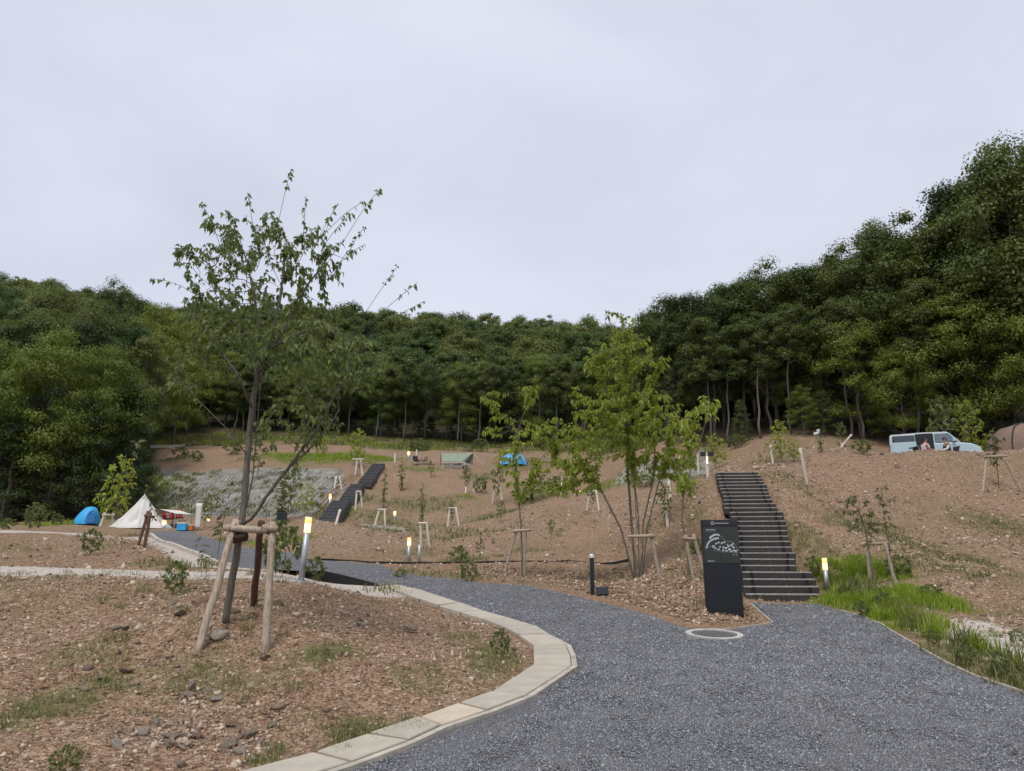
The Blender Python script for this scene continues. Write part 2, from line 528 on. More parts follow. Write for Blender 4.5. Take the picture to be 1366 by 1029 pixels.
def landmat():
    m, N, L, B = nodes_of('bare stony land')
    tc = N.new('ShaderNodeTexCoord'); v3 = tc.outputs['Object']
    def attr(n):
        a = N.new('ShaderNodeAttribute'); a.attribute_name = n; return a.outputs['Fac']
    big = noise(N, L, v3, .35, 5, .6)
    mid = noise(N, L, v3, 2.2, 6, .65)
    soil = ramp_out(N, L, big, [(.3, (.205, .125, .076)), (.5, (.29, .183, .114)), (.72, (.385, .265, .174))])
    soil = mixc(N, L, .55, soil, ramp_out(N, L, mid, [(.28, (.125, .072, .047)), (.5, (.30, .19, .12)), (.74, (.455, .325, .215))]))
    soil = mixc(N, L, attr('red'), soil, (.36, .175, .11))
    soil = mixc(N, L, attr('dry'), soil, mixc(N, L, mid, (.415, .295, .20), (.52, .40, .29)))
    mpg = N.new('ShaderNodeMapping'); mpg.inputs['Scale'].default_value = (1.5, .22, .3); L.new(v3, mpg.inputs['Vector'])
    gul = noise(N, L, mpg.outputs['Vector'], 1.0, 5, .65)
    soil = mixc(N, L, ramp_out(N, L, gul, [(.50, (0, 0, 0)), (.70, (.55, .55, .55))]), soil, (.175, .10, .06))
    soil = mixc(N, L, ramp_out(N, L, gul, [(.28, (.4, .4, .4)), (.45, (0, 0, 0))]), soil, (.50, .375, .26))
    # clods and pebbles of two sizes
    p1 = voro(N, L, v3, 17); p2 = voro(N, L, v3, 44); p3 = voro(N, L, v3, 5.5)
    for pv, lo, hi, f in ((p3, (.09, .052, .033), (.42, .31, .22), .30), (p1, (.055, .031, .019), (.60, .47, .345), .50), (p2, (.05, .028, .017), (.62, .49, .365), .46)):
        soil = mixc(N, L, f, soil, ramp_out(N, L, pv.outputs['Color'], [(.14, lo), (.45, (.265, .158, .092)), (.62, (.305, .188, .112)), (.90, hi)]))
    # weeds thinly over the soil
    gv = noise(N, L, v3, 6.0, 5, .7)
    gmask = math_n(N, L, 'MULTIPLY', attr('green'), ramp_out(N, L, gv, [(.30, (0, 0, 0)), (.56, (1, 1, 1))]))
    grass = ramp_out(N, L, noise(N, L, v3, 14, 4, .7), [(.3, (.055, .07, .022)), (.5, (.125, .14, .042)), (.75, (.24, .22, .10))])
    c = mixc(N, L, gmask, soil, grass)
    # pale crushed limestone
    pv = voro(N, L, v3, 30)
    pale = ramp_out(N, L, pv.outputs['Color'], [(.1, (.38, .32, .265)), (.5, (.56, .49, .42)), (.9, (.70, .64, .57))])
    pmask = math_n(N, L, 'MULTIPLY', attr('pale'), ramp_out(N, L, math_n(N, L, 'ADD', mid, math_n(N, L, 'MULTIPLY', attr('pale'), .4)), [(.46, (0, 0, 0)), (.58, (1, 1, 1))]))
    c = mixc(N, L, pmask, c, pale)
    # grey rock face under erosion matting
    rk = ramp_out(N, L, noise(N, L, v3, 1.3, 6, .7), [(.3, (.14, .135, .098)), (.5, (.275, .262, .215)), (.7, (.42, .40, .345))])
    c = mixc(N, L, attr('rock'), c, rk)
    # leaf litter under the woods
    lit = ramp_out(N, L, noise(N, L, v3, 1.2, 6, .7), [(.3, (.022, .024, .012)), (.5, (.045, .042, .02)), (.75, (.09, .07, .04))])
    c = mixc(N, L, attr('wood'), c, lit)
    L.new(c, B.inputs['Base Color']); B.inputs['Roughness'].default_value = .95
    B.inputs['Specular IOR Level'].default_value = .15
    n1 = bump(N, L, p3.outputs['Distance'], -.10, .5)
    n2 = bump(N, L, p1.outputs['Distance'], -.05, .8, n1)
    n3 = bump(N, L, p2.outputs['Distance'], -.02, .8, n2)
    n4 = bump(N, L, mid, .10, .6, n3)
    L.new(n4, B.inputs['Normal'])
    return m
M['land'] = landmat()

M['leaf_main'] = leafmat('dogwood leaf', (.060, .092, .028), (.205, .262, .080), .42)
M['leaf_young'] = leafmat('young bright leaf', (.185, .235, .042), (.41, .47, .10), .5)
M['leaf_mid'] = leafmat('sapling leaf', (.085, .11, .034), (.21, .24, .085), .4)
M['leaf_dry'] = leafmat('thin dull leaf', (.08, .088, .036), (.20, .205, .085), .36)
M['leaf_oak'] = leafmat('oak leaf', (.044, .072, .020), (.150, .190, .052), .34, hue=.05, spread=.62)
M['leaf_dark'] = leafmat('dark wood leaf', (.032, .055, .018), (.105, .140, .042), .3, hue=.05, spread=.62)
M['leaf_layer'] = leafmat('layered maple leaf', (.062, .100, .018), (.21, .265, .052), .4, hue=.035, spread=.6)
M['leaf_hill'] = leafmat('hill leaf', (.052, .085, .025), (.185, .23, .072), .34, hue=.055, spread=.7)
M['grass'] = leafmat('grass blade', (.090, .140, .020), (.34, .43, .062), .44, patch=1.5)
M['grass_dry'] = leafmat('mixed weed blade', (.070, .090, .026), (.25, .25, .10), .34, patch=1.2)

# ------------------------------------------------------------------ the road's outline on the land
KERB_RIM = [(474.5,1028),(540,1002.6),(591.6,978.8),(653.8,956.8),(705,934.8),(738,914.7),(771,894.6),(763.6,876.3),(761.8,863.5),
            (732.5,848.8),(712.4,837.1),(676,825),(632,813.3),(599,802),(562,789.5),(529,782.5)]
ROAD_PIX_A = KERB_RIM
ROAD_PIX_B = [(404,762),(366,760),(311,757.5),(250,736),(205,717.5),(196,711)]
ROAD_PIX_C = [(198,709),(257,709),(303,728),(360,735.5),(398,738.5),(418,746.5),(460,749.5),(506,753.6),(526,762.5),(554,767.7),(608,772.8),
              (644,778),(700,781.5),(758,793),(817,808),(863,819.5),(904,835.5),(933,841),(977,840.5),(1032,832.6),(1002,804.5),
              (1093,806),(1100,809),(1129.5,817.7),(1166,828.7),(1195,845),(1232,869),(1279.6,896),(1366,927.5)]
_pa = [G(*p)[:2] for p in ROAD_PIX_A] + [P(502, 775, 16.9)[:2], P(465, 768, 18.0)[:2], P(428, 761, 19.2)[:2]]
_pb = [G(u, v, 17.5)[:2] for (u, v) in ROAD_PIX_B]
_pc = [G(*p)[:2] for p in ROAD_PIX_C]
_k0 = _pa[0] + (_pa[0] - _pa[1]) / np.linalg.norm(_pa[0] - _pa[1]) * 6.0
_far = [np.array(p) for p in ((5.6, 5.6), (6.4, 3.0), (6.9, -3), (7, -12), (-6.5, -12))]
ROAD = np.array([_k0] + _pa + _pb + _pc + _far)

def inside(poly, x, y):
    c = np.zeros(x.shape, bool)
    j = len(poly) - 1
    for i in range(len(poly)):
        xi, yi = poly[i]; xj, yj = poly[j]
        if yi != yj:
            c ^= ((yi > y) != (yj > y)) & (x < (xj - xi) * (y - yi) / (yj - yi) + xi)
        j = i
    return c

def dist_poly(poly, x, y, closed=True):
    d = np.full(x.shape, 1e9)
    n = len(poly)
    for i in range(n if closed else n - 1):
        a = poly[i]; b = poly[(i + 1) % n]
        ab = b - a; l2 = max(float(ab @ ab), 1e-9)
        t = np.clip(((x - a[0]) * ab[0] + (y - a[1]) * ab[1]) / l2, 0, 1)
        d = np.minimum(d, (x - a[0] - t * ab[0]) ** 2 + (y - a[1] - t * ab[1]) ** 2)
    return np.sqrt(d)

def sstep(a, b, x):
    t = np.clip((x - a) / (b - a), 0, 1)
    return t * t * (3 - 2 * t)

FAR_LINE = np.array([P(u, v, d)[:2] for (u, v, d) in ((441, 692, 43), (456, 669, 49.5), (465, 668, 50), (477.5, 647, 55.5), (487, 646, 56), (506, 620, 63.5))])
PALE_A = np.array([[-16, 11.9], P(0, 766, 12.0)[:2], P(100, 766, 12.0)[:2], P(200, 770, 12.0)[:2], P(300, 772, 12.0)[:2], P(380, 772, 12.0)[:2], P(430, 776, 12.8)[:2], P(470, 784, 14.2)[:2], P(510, 783, 16.5)[:2]])
PALE_C = np.array([G(u, v)[:2] for (u, v) in [(1240, 836), (1275, 845), (1315, 856), (1366, 874), (1420, 893), (1520, 930)]])
BD_A, BD_B = P(428, 761, 19.2), P(502, 775, 16.9)
def _board_ts(x, y):
    ab = (BD_B - BD_A)[:2]; l = np.linalg.norm(ab); ux, uy = ab / l
    return ((x - BD_A[0]) * ux + (y - BD_A[1]) * uy) / l, -(-(x - BD_A[0]) * uy + (y - BD_A[1]) * ux)
_SA, _SB = STAIR[0][:2], STAIR[-1][:2]
KERB_IN = None

def land_z(x, y):
    """height of the bare land, its lumps included"""
    x = np.asarray(x, float); y = np.asarray(y, float)
    z = base_z(x, y)
    near = (y < 45) & (np.abs(x) < 24)
    dr = np.full(x.shape, 9.0); ins = np.zeros(x.shape, bool)
    if near.any():
        dr[near] = dist_poly(ROAD, x[near], y[near]); ins[near] = inside(ROAD, x[near], y[near])
    amp = np.where(ins, 0, sstep(.15, .9, dr))
    ds = dist_poly(np.array([_SA, _SB]), x, y, False)
    amp = amp * sstep(.85, 1.5, ds)
    amp = amp * (.25 + .75 * np.minimum(sstep(.7, 1.5, dist_poly(PALE_A, x, y, False)), sstep(.3, .9, dist_poly(PALE_C, x, y, False))))
    df = dist_poly(FAR_LINE, x, y, False)
    amp = amp * sstep(1.0, 3.2, df)
    far = sstep(18, 45, y)
    lump = vnoise(x, y, 1.5, 1) * .10 + vnoise(x, y, .55, 2) * .055 + vnoise(x, y, .22, 3) * .032 + vnoise(x, y, .1, 4) * .014
    lump = lump * (1 - far * .5) + far * (vnoise(x, y, 5, 5) * .5 + vnoise(x, y, 2.2, 6) * .28)
    z = z + lump * amp + np.where(ins, -.08 * sstep(0, .12, dr), 0)
    z = z - .16 * (1 - sstep(.70, .85, ds))
    z = z - .30 * (1 - sstep(1.0, 1.7, df))
    tb_, sb_ = _board_ts(x, y)
    z = z - np.where((sb_ > -.05) & (tb_ > -.25) & (tb_ < 1.12), .46 * (1 - sstep(.5, 2.0, sb_)) * sstep(-.25, -.02, tb_) * (1 - sstep(1.0, 1.12, tb_)), 0)
    return z

def LZ(x, y): return float(land_z(np.array([x]), np.array([y]))[0])
def GL(u, v, dmin=3.0):
    g = G(u, v, dmin); g[2] = LZ(g[0], g[1]); return g

# ------------------------------------------------------------------ the land, one sheet out to beyond the ridge
def graded(parts):
    out = [parts[0][0]]
    for a, b, s in parts:
        n = max(1, int(round((b - a) / s)))
        out += list(a + (b - a) * (np.arange(1, n + 1) / n))
    return np.array(out)
gx = graded([(-420, -160, 20), (-160, -60, 3.0), (-60, -14, .42), (-14, 13, .10), (13, 50, .42), (50, 150, 3.0), (150, 420, 20)])
gy = graded([(-60, -4, 4), (-4, 3.5, .6), (3.5, 21, .10), (21, 72, .34), (72, 200, 2.4), (200, 520, 20)])
X, Y = np.meshgrid(gx, gy)
Z = land_z(X, Y)
nx, ny = len(gx), len(gy)
ii = (np.arange(ny - 1)[:, None] * nx + np.arange(nx - 1)[None]).ravel()
land_me = mesh_np('ground', np.stack([X.ravel(), Y.ravel(), Z.ravel()], 1), np.stack([ii, ii + 1, ii + nx + 1, ii + nx], 1))

def poly_w(pix, dmin=3.0): return np.array([G(u, v, dmin)[:2] for (u, v) in pix])
_PA_MOVED = np.array([[-16, 11.9], P(0, 766, 12.0)[:2], P(100, 766, 12.0)[:2], P(200, 770, 12.0)[:2], P(300, 772, 12.0)[:2], P(380, 772, 12.0)[:2], P(430, 776, 12.8)[:2], P(470, 784, 14.2)[:2], P(510, 783, 16.5)[:2]])
PALE_B = np.array([[-26, 24.6], P(0, 711, 24.5)[:2], P(100, 713, 24.5)[:2], P(180, 717, 23.3)[:2], G(205, 719, 18)[:2], G(250, 737, 18)[:2], G(311, 758, 17)[:2]])
_PC_MOVED = PALE_C
PALE_D = poly_w([(1286, 832), (1320, 840), (1366, 852)])
def band(poly, w0, w1, x, y): return 1 - sstep(w0, w1, dist_poly(poly, x, y, False))
fx, fy = X.ravel(), Y.ravel()
wob = vnoise(fx, fy, .5, 21) * .5 + vnoise(fx, fy, 1.6, 22) * .6
pale = np.maximum.reduce([band(PALE_A, .8, 1.15, fx, fy + wob * .6), band(PALE_B, .55, .95, fx, fy + wob * .3) * (fy > 17), band(PALE_C, .34, .62, fx, fy + wob * .3), band(PALE_D, .22, .5, fx, fy + wob * .3)])

GREEN = []   # (centre x, y, radius x, radius y, weight)
def green(u, v, ru, rv, w=1.0, dmin=3.0):
    """patch of growth, sized from where its rim stands"""
    c = G(u, v, dmin); a = G(u + ru, v, dmin); b = G(u, v - rv, dmin); b2 = G(u, v + rv, dmin)
    GREEN.append((c[0], c[1], max(.15, abs(a[0] - c[0])), max(.15, min(abs(b[1] - c[1]), abs(c[1] - b2[1]) * 1.6)), w))
    return GREEN[-1]
for g in [(430,878,55,16,.8),(655,880,40,20,.8),(560,905,40,18,.5),(515,970,85,14,.9),(95,930,70,40,.6),(250,905,70,30,.5),(30,960,40,30,.7),(470,990,40,10,.8),(350,1018,25,10,.9),
          (120,870,50,22,.4),(350,905,60,18,.4),(620,850,30,10,.5),
          (1110,765,30,20,1),(1165,765,60,22,1),(1225,800,50,18,1.0),(1150,805,60,14,1.0),(1210,830,40,10,1.0),(1300,892,46,9,.8),(1350,912,36,9,.8),(1265,872,24,8,.8),(1250,745,60,30,.45),
          (1075,720,30,30,.5),(1330,700,50,20,.35),(1150,700,50,14,.4),
          (530,783,12,4,.8),(520,790,40,6,.4),(580,770,60,3,.6),(535,763,26,3,.6),
          (620,745,30,6,.8),(700,735,20,6,.5),(560,735,40,5,.35),(600,716,60,6,.4),(520,705,60,5,.5),(660,685,40,6,.6),(620,665,14,4,.9),(560,672,60,8,.6),
          (730,650,60,10,.9),(800,650,40,6,.9),(860,640,40,6,.8),(560,700,60,4,.4),(510,690,40,10,.6),(450,680,30,8,.8),(480,660,30,8,.7),
          (430,612,60,6,1.0),(480,610,60,5,1.0),(380,612,60,4,.8),(560,628,30,4,.8),(300,590,90,4,1.0),(500,594,110,4,1.0),(650,592,100,4,.9),(780,594,90,5,.8),
          (640,637,30,5,.6),(700,620,40,8,.4),(240,612,20,4,.6),(210,640,40,10,.8),(250,670,60,14,.5),(180,670,40,20,.9),(60,704,80,3,1.0),(320,738,40,8,.9),(380,722,30,8,.8),(300,722,40,6,.7),
          (215,752,50,6,.8),(260,757,40,5,.8),(140,730,30,5,.4),(925,735,30,12,.7),(905,770,30,6,.4),(960,812,40,8,.3),(1030,615,60,5,.7),(1050,640,20,12,.4),(930,690,20,14,.5)]:
    green(*g)
gmask = np.zeros(len(fx))
for (cx, cy, rx, ry, w) in GREEN:
    sel = (np.abs(fx - cx) < 2.2 * rx + .5) & (np.abs(fy - cy) < 2.2 * ry + .5)
    q = np.sqrt(((fx[sel] - cx) / rx) ** 2 + ((fy[sel] - cy) / ry) ** 2) + vnoise(fx[sel], fy[sel], max(.2, rx * .3), 31) * .8
    gmask[sel] = np.maximum(gmask[sel], w * (1 - sstep(.55, 1.35, q)))
gmask = np.maximum(gmask, .22 * sstep(-.05, .25, vnoise(fx, fy, 2.6, 33) + .4 * vnoise(fx, fy, .8, 34)))
_uu = 683 + FPX * fx / np.maximum(fy, 1) * .99
_f0 = np.interp(_uu, [205, 215, 300, 640, 760, 820, 850], [60, 88, 95, 96, 93, 82, 72])
gmask = np.maximum(gmask, np.where((_uu > 200) & (_uu < 860) & (fy > 50), sstep(-15, -5, fy - _f0 + 9 * vnoise(fx, fy, 4.0, 35)) * .8, 0))
ROCK_A = np.array([G(u, v)[:2] for (u, v) in [(190, 693), (300, 694), (372, 694), (412, 690), (462, 629), (440, 627), (330, 624), (205, 626)]])
ROCK_B = np.array([G(u, v)[:2] for (u, v) in [(812, 648), (850, 648), (905, 640), (946, 634), (948, 608), (910, 607), (870, 609), (835, 622)]])
rock = np.zeros(len(fx))
for R in (ROCK_A, ROCK_B):
    dd = dist_poly(R, fx, fy); inn = inside(R, fx, fy)
    rock = np.maximum(rock, np.where(inn, sstep(-.3, .5, dd + wob), 0))
RED = poly_w([(250, 608), (380, 606)])
red = band(RED, 4.5, 9.5, fx, fy + wob * 2) * .85
red = np.maximum(red, (1 - sstep(2.5, 5, np.hypot(fx - 9, fy - 33))) * .5)
dry = sstep(24, 34, fy) * (np.abs(fx) < 60) * .75
dry = np.maximum(dry, sstep(13, 18, fy) * (fx > 6) * .45)

def front_of_wood(x, y):
    """>0 where the woods stand"""
    uu = 683 + FPX * x / np.maximum(y, 1) * .99
    f = np.interp(uu, [-400, 0, 120, 185, 205, 215, 300, 640, 760, 820, 850, 885, 1000, 1100, 1200, 1366, 1700], [40, 42.5, 45, 48, 60, 88, 95, 96, 93, 82, 72, 59, 54, 49, 46.5, 43.5, 40])
    return y - f
_fw = front_of_wood(fx, fy); wd = sstep(-1.5, 2.5, _fw) * (fy > 20)
wd = np.maximum(wd, ((np.abs(fx) > 60) & (fy < 40)) * .9)
for nm, arr in (('pale', pale), ('green', gmask), ('rock', rock), ('red', red), ('dry', dry), ('wood', wd)):
    at = land_me.attributes.new(nm, 'FLOAT', 'POINT')
    at.data.foreach_set('value', np.ascontiguousarray(arr, dtype=np.float32))
ground = link('ground', land_me, M['land'], smooth=True)
ground['kind'] = 'structure'

# ------------------------------------------------------------------ gravel road
def densify(poly, step):
    out = []
    for i in range(len(poly)):
        a, b = poly[i], poly[(i + 1) % len(poly)]
        n = max(1, int(np.linalg.norm(b - a) / step))
        out += [a + (b - a) * k / n for k in range(n)]
    return np.array(out)
bd = densify(ROAD, .25)
pts = []
for (y0, y1, s) in ((-12, 3.5, .8), (3.5, 13, .11), (13, 20, .2), (20, 40, .5)):
    gx2, gy2 = np.meshgrid(np.arange(-16, 8, s), np.arange(y0, y1, s))
    q = np.stack([gx2.ravel(), gy2.ravel()], 1) + RNG.uniform(-.3, .3, (gx2.size, 2)) * s
    k = inside(ROAD, q[:, 0], q[:, 1])
    q = q[k]; q = q[dist_poly(ROAD, q[:, 0], q[:, 1]) > s * .4]
    pts.append(q)
pts = np.concatenate([bd] + pts)
nb = len(bd)
res = delaunay_2d_cdt([Vector(p) for p in pts], [], [list(range(nb))], 1, 1e-5)
rv = np.array([(p.x, p.y) for p in res[0]])
rdist = dist_poly(ROAD, rv[:, 0], rv[:, 1])
rz = base_z(rv[:, 0], rv[:, 1]) + sstep(0, .3, rdist) * (vnoise(rv[:, 0], rv[:, 1], 1.3, 41) * .03 + vnoise(rv[:, 0], rv[:, 1], .35, 42) * .022 + vnoise(rv[:, 0], rv[:, 1], .13, 43) * .014)
def road_z(x, y): return base_z(x, y) + vnoise(x, y, 1.3, 41) * .03 + vnoise(x, y, .35, 42) * .022
road = link('gravel_road', mesh_np('gravel_road', np.column_stack([rv, rz]), np.array([list(f) for f in res[2]], dtype=np.int32)), M['gravel'], smooth=True)
road['kind'] = 'structure'

# ------------------------------------------------------------------ loose stones (uncountable)
_OCT = np.array([(1, 0, 0), (0, 1, 0), (-1, 0, 0), (0, -1, 0), (0, 0, 1), (0, 0, -1)], float)
_OCF = np.array([(0, 1, 4), (1, 2, 4), (2, 3, 4), (3, 0, 4), (1, 0, 5), (2, 1, 5), (3, 2, 5), (0, 3, 5)], np.int32)
def rotm(n, tilt=3.2):
    a, b, c = RNG.uniform(0, 2 * np.pi, n), RNG.uniform(-tilt, tilt, n), RNG.uniform(0, 2 * np.pi, n)
    ca, sa, cb, sb, cc, sc = np.cos(a), np.sin(a), np.cos(b), np.sin(b), np.cos(c), np.sin(c)
    Rz = np.stack([np.stack([ca, -sa, 0 * a], 1), np.stack([sa, ca, 0 * a], 1), np.stack([0 * a, 0 * a, 1 + 0 * a], 1)], 1)
    Rx = np.stack([np.stack([1 + 0 * a, 0 * a, 0 * a], 1), np.stack([0 * a, cb, -sb], 1), np.stack([0 * a, sb, cb], 1)], 1)
    Ry = np.stack([np.stack([cc, -sc, 0 * a], 1), np.stack([sc, cc, 0 * a], 1), np.stack([0 * a, 0 * a, 1 + 0 * a], 1)], 1)
    return Rz @ Rx @ Ry
def stones(name, xy, z, size, mat, flat=.5, tilt=3.2):
    n = len(xy)
    V = _OCT[None] * (1 + RNG.uniform(-.38, .38, (n, 6, 1))) + RNG.uniform(-.22, .22, (n, 6, 3))
    V = V * np.stack([np.ones(n), RNG.uniform(.55, 1, n), RNG.uniform(flat * .6, flat * 1.4, n)], 1)[:, None]
    V = V * size[:, None, None]
    V = np.einsum('nij,nkj->nki', rotm(n, tilt), V)
    V += np.column_stack([xy, z])[:, None]
    F = _OCF[None] + (np.arange(n) * 6)[:, None, None]
    o = link(name, mesh_np(name, V.reshape(-1, 3), F.reshape(-1, 3).astype(np.int32)), mat)
    o['kind'] = 'stuff'
    return o
def sample(poly_test, x0, x1, y0, y1, n):
    q = np.column_stack([RNG.uniform(x0, x1, n), RNG.uniform(y0, y1, n)])
    return q[poly_test(q[:, 0], q[:, 1])]
def in_view(x, y, m=.78): return np.abs(x) < y * m + .6
rt = lambda x, y: inside(ROAD, x, y) & in_view(x, y)
gq = [sample(rt, -3, 6, 3.8, 6.5, 95000), sample(rt, -3, 7, 6.5, 9, 64000), sample(rt, -3, 8, 9, 13, 36000), sample(rt, -6, 8, 13, 20, 14000)]
gs = [RNG.gamma(4, .0012, len(gq[0])) + .003, RNG.gamma(4, .0015, len(gq[1])) + .004, RNG.gamma(4, .002, len(gq[2])) + .005, RNG.gamma(4, .003, len(gq[3])) + .007]
gq = np.concatenate(gq); gs = np.concatenate(gs)
kk = dist_poly(ROAD, gq[:, 0], gq[:, 1]) > .03
gq, gs = gq[kk], gs[kk]
stones('gravel_stones', gq, road_z(gq[:, 0], gq[:, 1]) + gs * .22, gs, M['gravel_stone'], .55)

st = lambda x, y: ~inside(ROAD, x, y) & in_view(x, y) & (dist_poly(ROAD, x, y) > .55) & (dist_poly(PALE_A, x, y, False) > .8) & (dist_poly(PALE_C, x, y, False) > .4) & (vnoise(x, y, 1.3, 71) + .6 * vnoise(x, y, .4, 72) + RNG.uniform(-.45, .45, x.shape) > -.12)
sq = [sample(st, -9, 1, 4.2, 7.6, 26000), sample(st, -10, 2, 7.6, 12, 24000), sample(st, -14, 4, 12, 22, 9000), sample(st, 2, 14, 9, 20, 20000), sample(st, 4, 22, 16, 32, 16000), sample(st, -14, 12, 22, 45, 12000)]
ss = [RNG.gamma(1.2, .0062, len(sq[0])) + .003, RNG.gamma(1.2, .0074, len(sq[1])) + .004, RNG.gamma(1.2, .013, len(sq[2])) + .008, RNG.gamma(1.2, .012, len(sq[3])) + .006, RNG.gamma(1.2, .015, len(sq[4])) + .009, RNG.gamma(1.2, .02, len(sq[5])) + .014]
sq = np.concatenate(sq); ss = np.concatenate(ss)
_ds = dist_poly(np.array([_SA, _SB]), sq[:, 0], sq[:, 1], False)
sq, ss = sq[_ds > .95], ss[_ds > .95]
stones('soil_stones', sq, land_z(sq[:, 0], sq[:, 1]) + ss * .12, np.minimum(ss, .11), M['soil_stone'], .6)

# rubble: coarser stones in the pile on the near mound
rq, rs_ = [], []
for (u, v, ru, rv, n) in [(262, 925, 30, 14, 60), (250, 965, 70, 18, 120), (240, 985, 60, 16, 90), (325, 985, 34, 14, 60), (170, 975, 50, 16, 50), (300, 850, 24, 10, 24), (290, 805, 40, 12, 24), (180, 900, 120, 40, 60), (440, 830, 60, 20, 40), (380, 940, 60, 20, 50)]:
    for _ in range(n):
        g = G(u + RNG.normal(0, .5) * ru, v + RNG.normal(0, .5) * rv); rq.append(g[:2]); rs_.append(.010 + RNG.gamma(1.5, .008))
rq = np.array(rq); rs_ = np.array(rs_)
kk = (dist_poly(ROAD, rq[:, 0], rq[:, 1]) > .6) & ~inside(ROAD, rq[:, 0], rq[:, 1])
rq, rs_ = rq[kk], rs_[kk]
M['rubble'] = stonemat('rubble stone', [(.11, .075, .052), (.25, .18, .13), (.39, .30, .225), (.56, .46, .36)])
stones('rubble_stones', rq, land_z(rq[:, 0], rq[:, 1]) + rs_ * .25, rs_, M['rubble'], .6)

# bark chips and clods on the soil island
ISLE = np.array([G(u, v, 10)[:2] for (u, v) in [(560, 762), (640, 771), (720, 778), (800, 796), (870, 815), (935, 836), (1015, 832), (995, 806), (940, 770), (905, 752), (840, 755), (700, 756), (600, 757)]])
iq = sample(lambda x, y: inside(ISLE, x, y) & (dist_poly(ROAD, x, y) > .12), -4, 7, 11, 25, 60000)[:9000]
is_ = RNG.gamma(2.2, .0085, len(iq)) + .008
M['chip'] = stonemat('bark chip', [(.07, .038, .024), (.15, .085, .052), (.25, .155, .098), (.38, .27, .18), (.55, .43, .31)])
stones('bark_chips', iq, land_z(iq[:, 0], iq[:, 1]) + is_ * .2, np.minimum(is_, .06), M['chip'], .35)

# dead leaves and bits of bark blown on to the gravel
lq = sample(lambda x, y: rt(x, y) & (vnoise(x, y, 1.6, 81) + RNG.uniform(-.3, .3, x.shape) > .05), -4, 8, 4, 20, 900)
ls_ = RNG.uniform(.008, .022, len(lq))
stones('leaf_litter', lq, road_z(lq[:, 0], lq[:, 1]) + .014, ls_, M['chip'], .15, .5)

def px_x(u, d, z): return (u - 683.0) / FPX * (d * CP + (z - CAM_H) * SP)
def top_z(v, d): return CAM_H + d * tan_el(v)

# ------------------------------------------------------------------ kerb of concrete slabs along the mound
_zp = lambda X, Y: G(350 + X / 2.732, 750 + Y / 2.732)[:2]
KERB_PAIRS = [((188,712),(325,752)),((385,640),(535,672)),((570,583),(655,612)),((715,530),(820,556)),((835,486),(960,502)),((915,431),(1050,443)),
              ((985,386),(1130,388)),((985,346),(1124,348)),((985,313),(1108,309)),((932,275),(1030,270)),((878,245),(985,240)),((800,214),(885,210)),
              ((720,190),(790,183)),((640,166),(715,155)),((570,141),(640,130)),((500,114),(570,106)),((440,92),(492,88))]
kp = [(_zp(*a), _zp(*b)) for a, b in KERB_PAIRS]
_di = (kp[0][0] - kp[1][0]); _do = (kp[0][1] - kp[1][1]); _dm = (_di + _do) / 2; _dm = _dm / np.linalg.norm(_dm) * .62
for k in range(9):
    kp.insert(0, (kp[0][0] + _dm, kp[0][1] + _dm))
kerb_rim = MB()
rim_pts = [b for a, b in kp]
def strip_solid(mb, line, off0, off1, zt, zb=-.12):
    """a low solid strip beside a line on the ground"""
    line = [np.array(p[:2]) for p in line]
    n = len(line); ring = []
    for i in range(n):
        t = line[min(i + 1, n - 1)] - line[max(i - 1, 0)]; t = t / np.linalg.norm(t); nr = np.array([t[1], -t[0]])
        a = line[i] + nr * off0; b = line[i] + nr * off1
        za = float(base_z(np.array(a[0]), np.array(a[1])))
        ring.append([(a[0], a[1], za + zb), (a[0], a[1], za + zt), (b[0], b[1], za + zt), (b[0], b[1], za + zb)])
    V = [v for r in ring for v in r]; F = []
    for i in range(n - 1):
        for k in range(4):
            j = (k + 1) % 4
            F.append((i * 4 + k, (i + 1) * 4 + k, (i + 1) * 4 + j, i * 4 + j))
    F.append((0, 1, 2, 3)); F.append(((n - 1) * 4 + 3, (n - 1) * 4 + 2, (n - 1) * 4 + 1, (n - 1) * 4))
    mb.add(V, F)
rim_line = []
for i in range(len(rim_pts) - 1):
    for t in (0, .5): rim_line.append(rim_pts[i] * (1 - t) + rim_pts[i + 1] * t)
rim_line.append(rim_pts[-1])
strip_solid(kerb_rim, rim_line, -.004, .055, .026)
kerb = kerb_rim.build('kerb', M['rim'])
kerb['kind'] = 'structure'
for i in range(len(kp) - 1):
    (a0, b0), (a1, b1) = kp[i], kp[i + 1]
    q = [a0, b0, b1, a1]
    c = sum(q) / 4
    cz = float(base_z(np.array(c[0]), np.array(c[1])))
    g = .015
    q = [p + (c - p) / np.linalg.norm(c - p) * g * 1.4 for p in q]
    dz = random.uniform(-.006, .007)
    zs = [float(base_z(np.array(p[0]), np.array(p[1]))) - cz + dz + random.uniform(-.002, .002) for p in q]
    V = []
    for zo, inset in ((-.07, 0), (.028, 0), (.036, .009)):
        for p, z in zip(q, zs):
            pp = p + (c - p) / np.linalg.norm(c - p) * inset
            V.append((pp[0] - c[0], pp[1] - c[1], z + zo))
    F = [(3, 2, 1, 0), (8, 9, 10, 11)]
    for r in (0, 4):
        for k in range(4):
            j = (k + 1) % 4
            F.append((r + k, r + j, r + 4 + j, r + 4 + k))
    link('slab', mesh_np('slab', V, F), M['slab'], kerb, loc=(c[0], c[1], cz))

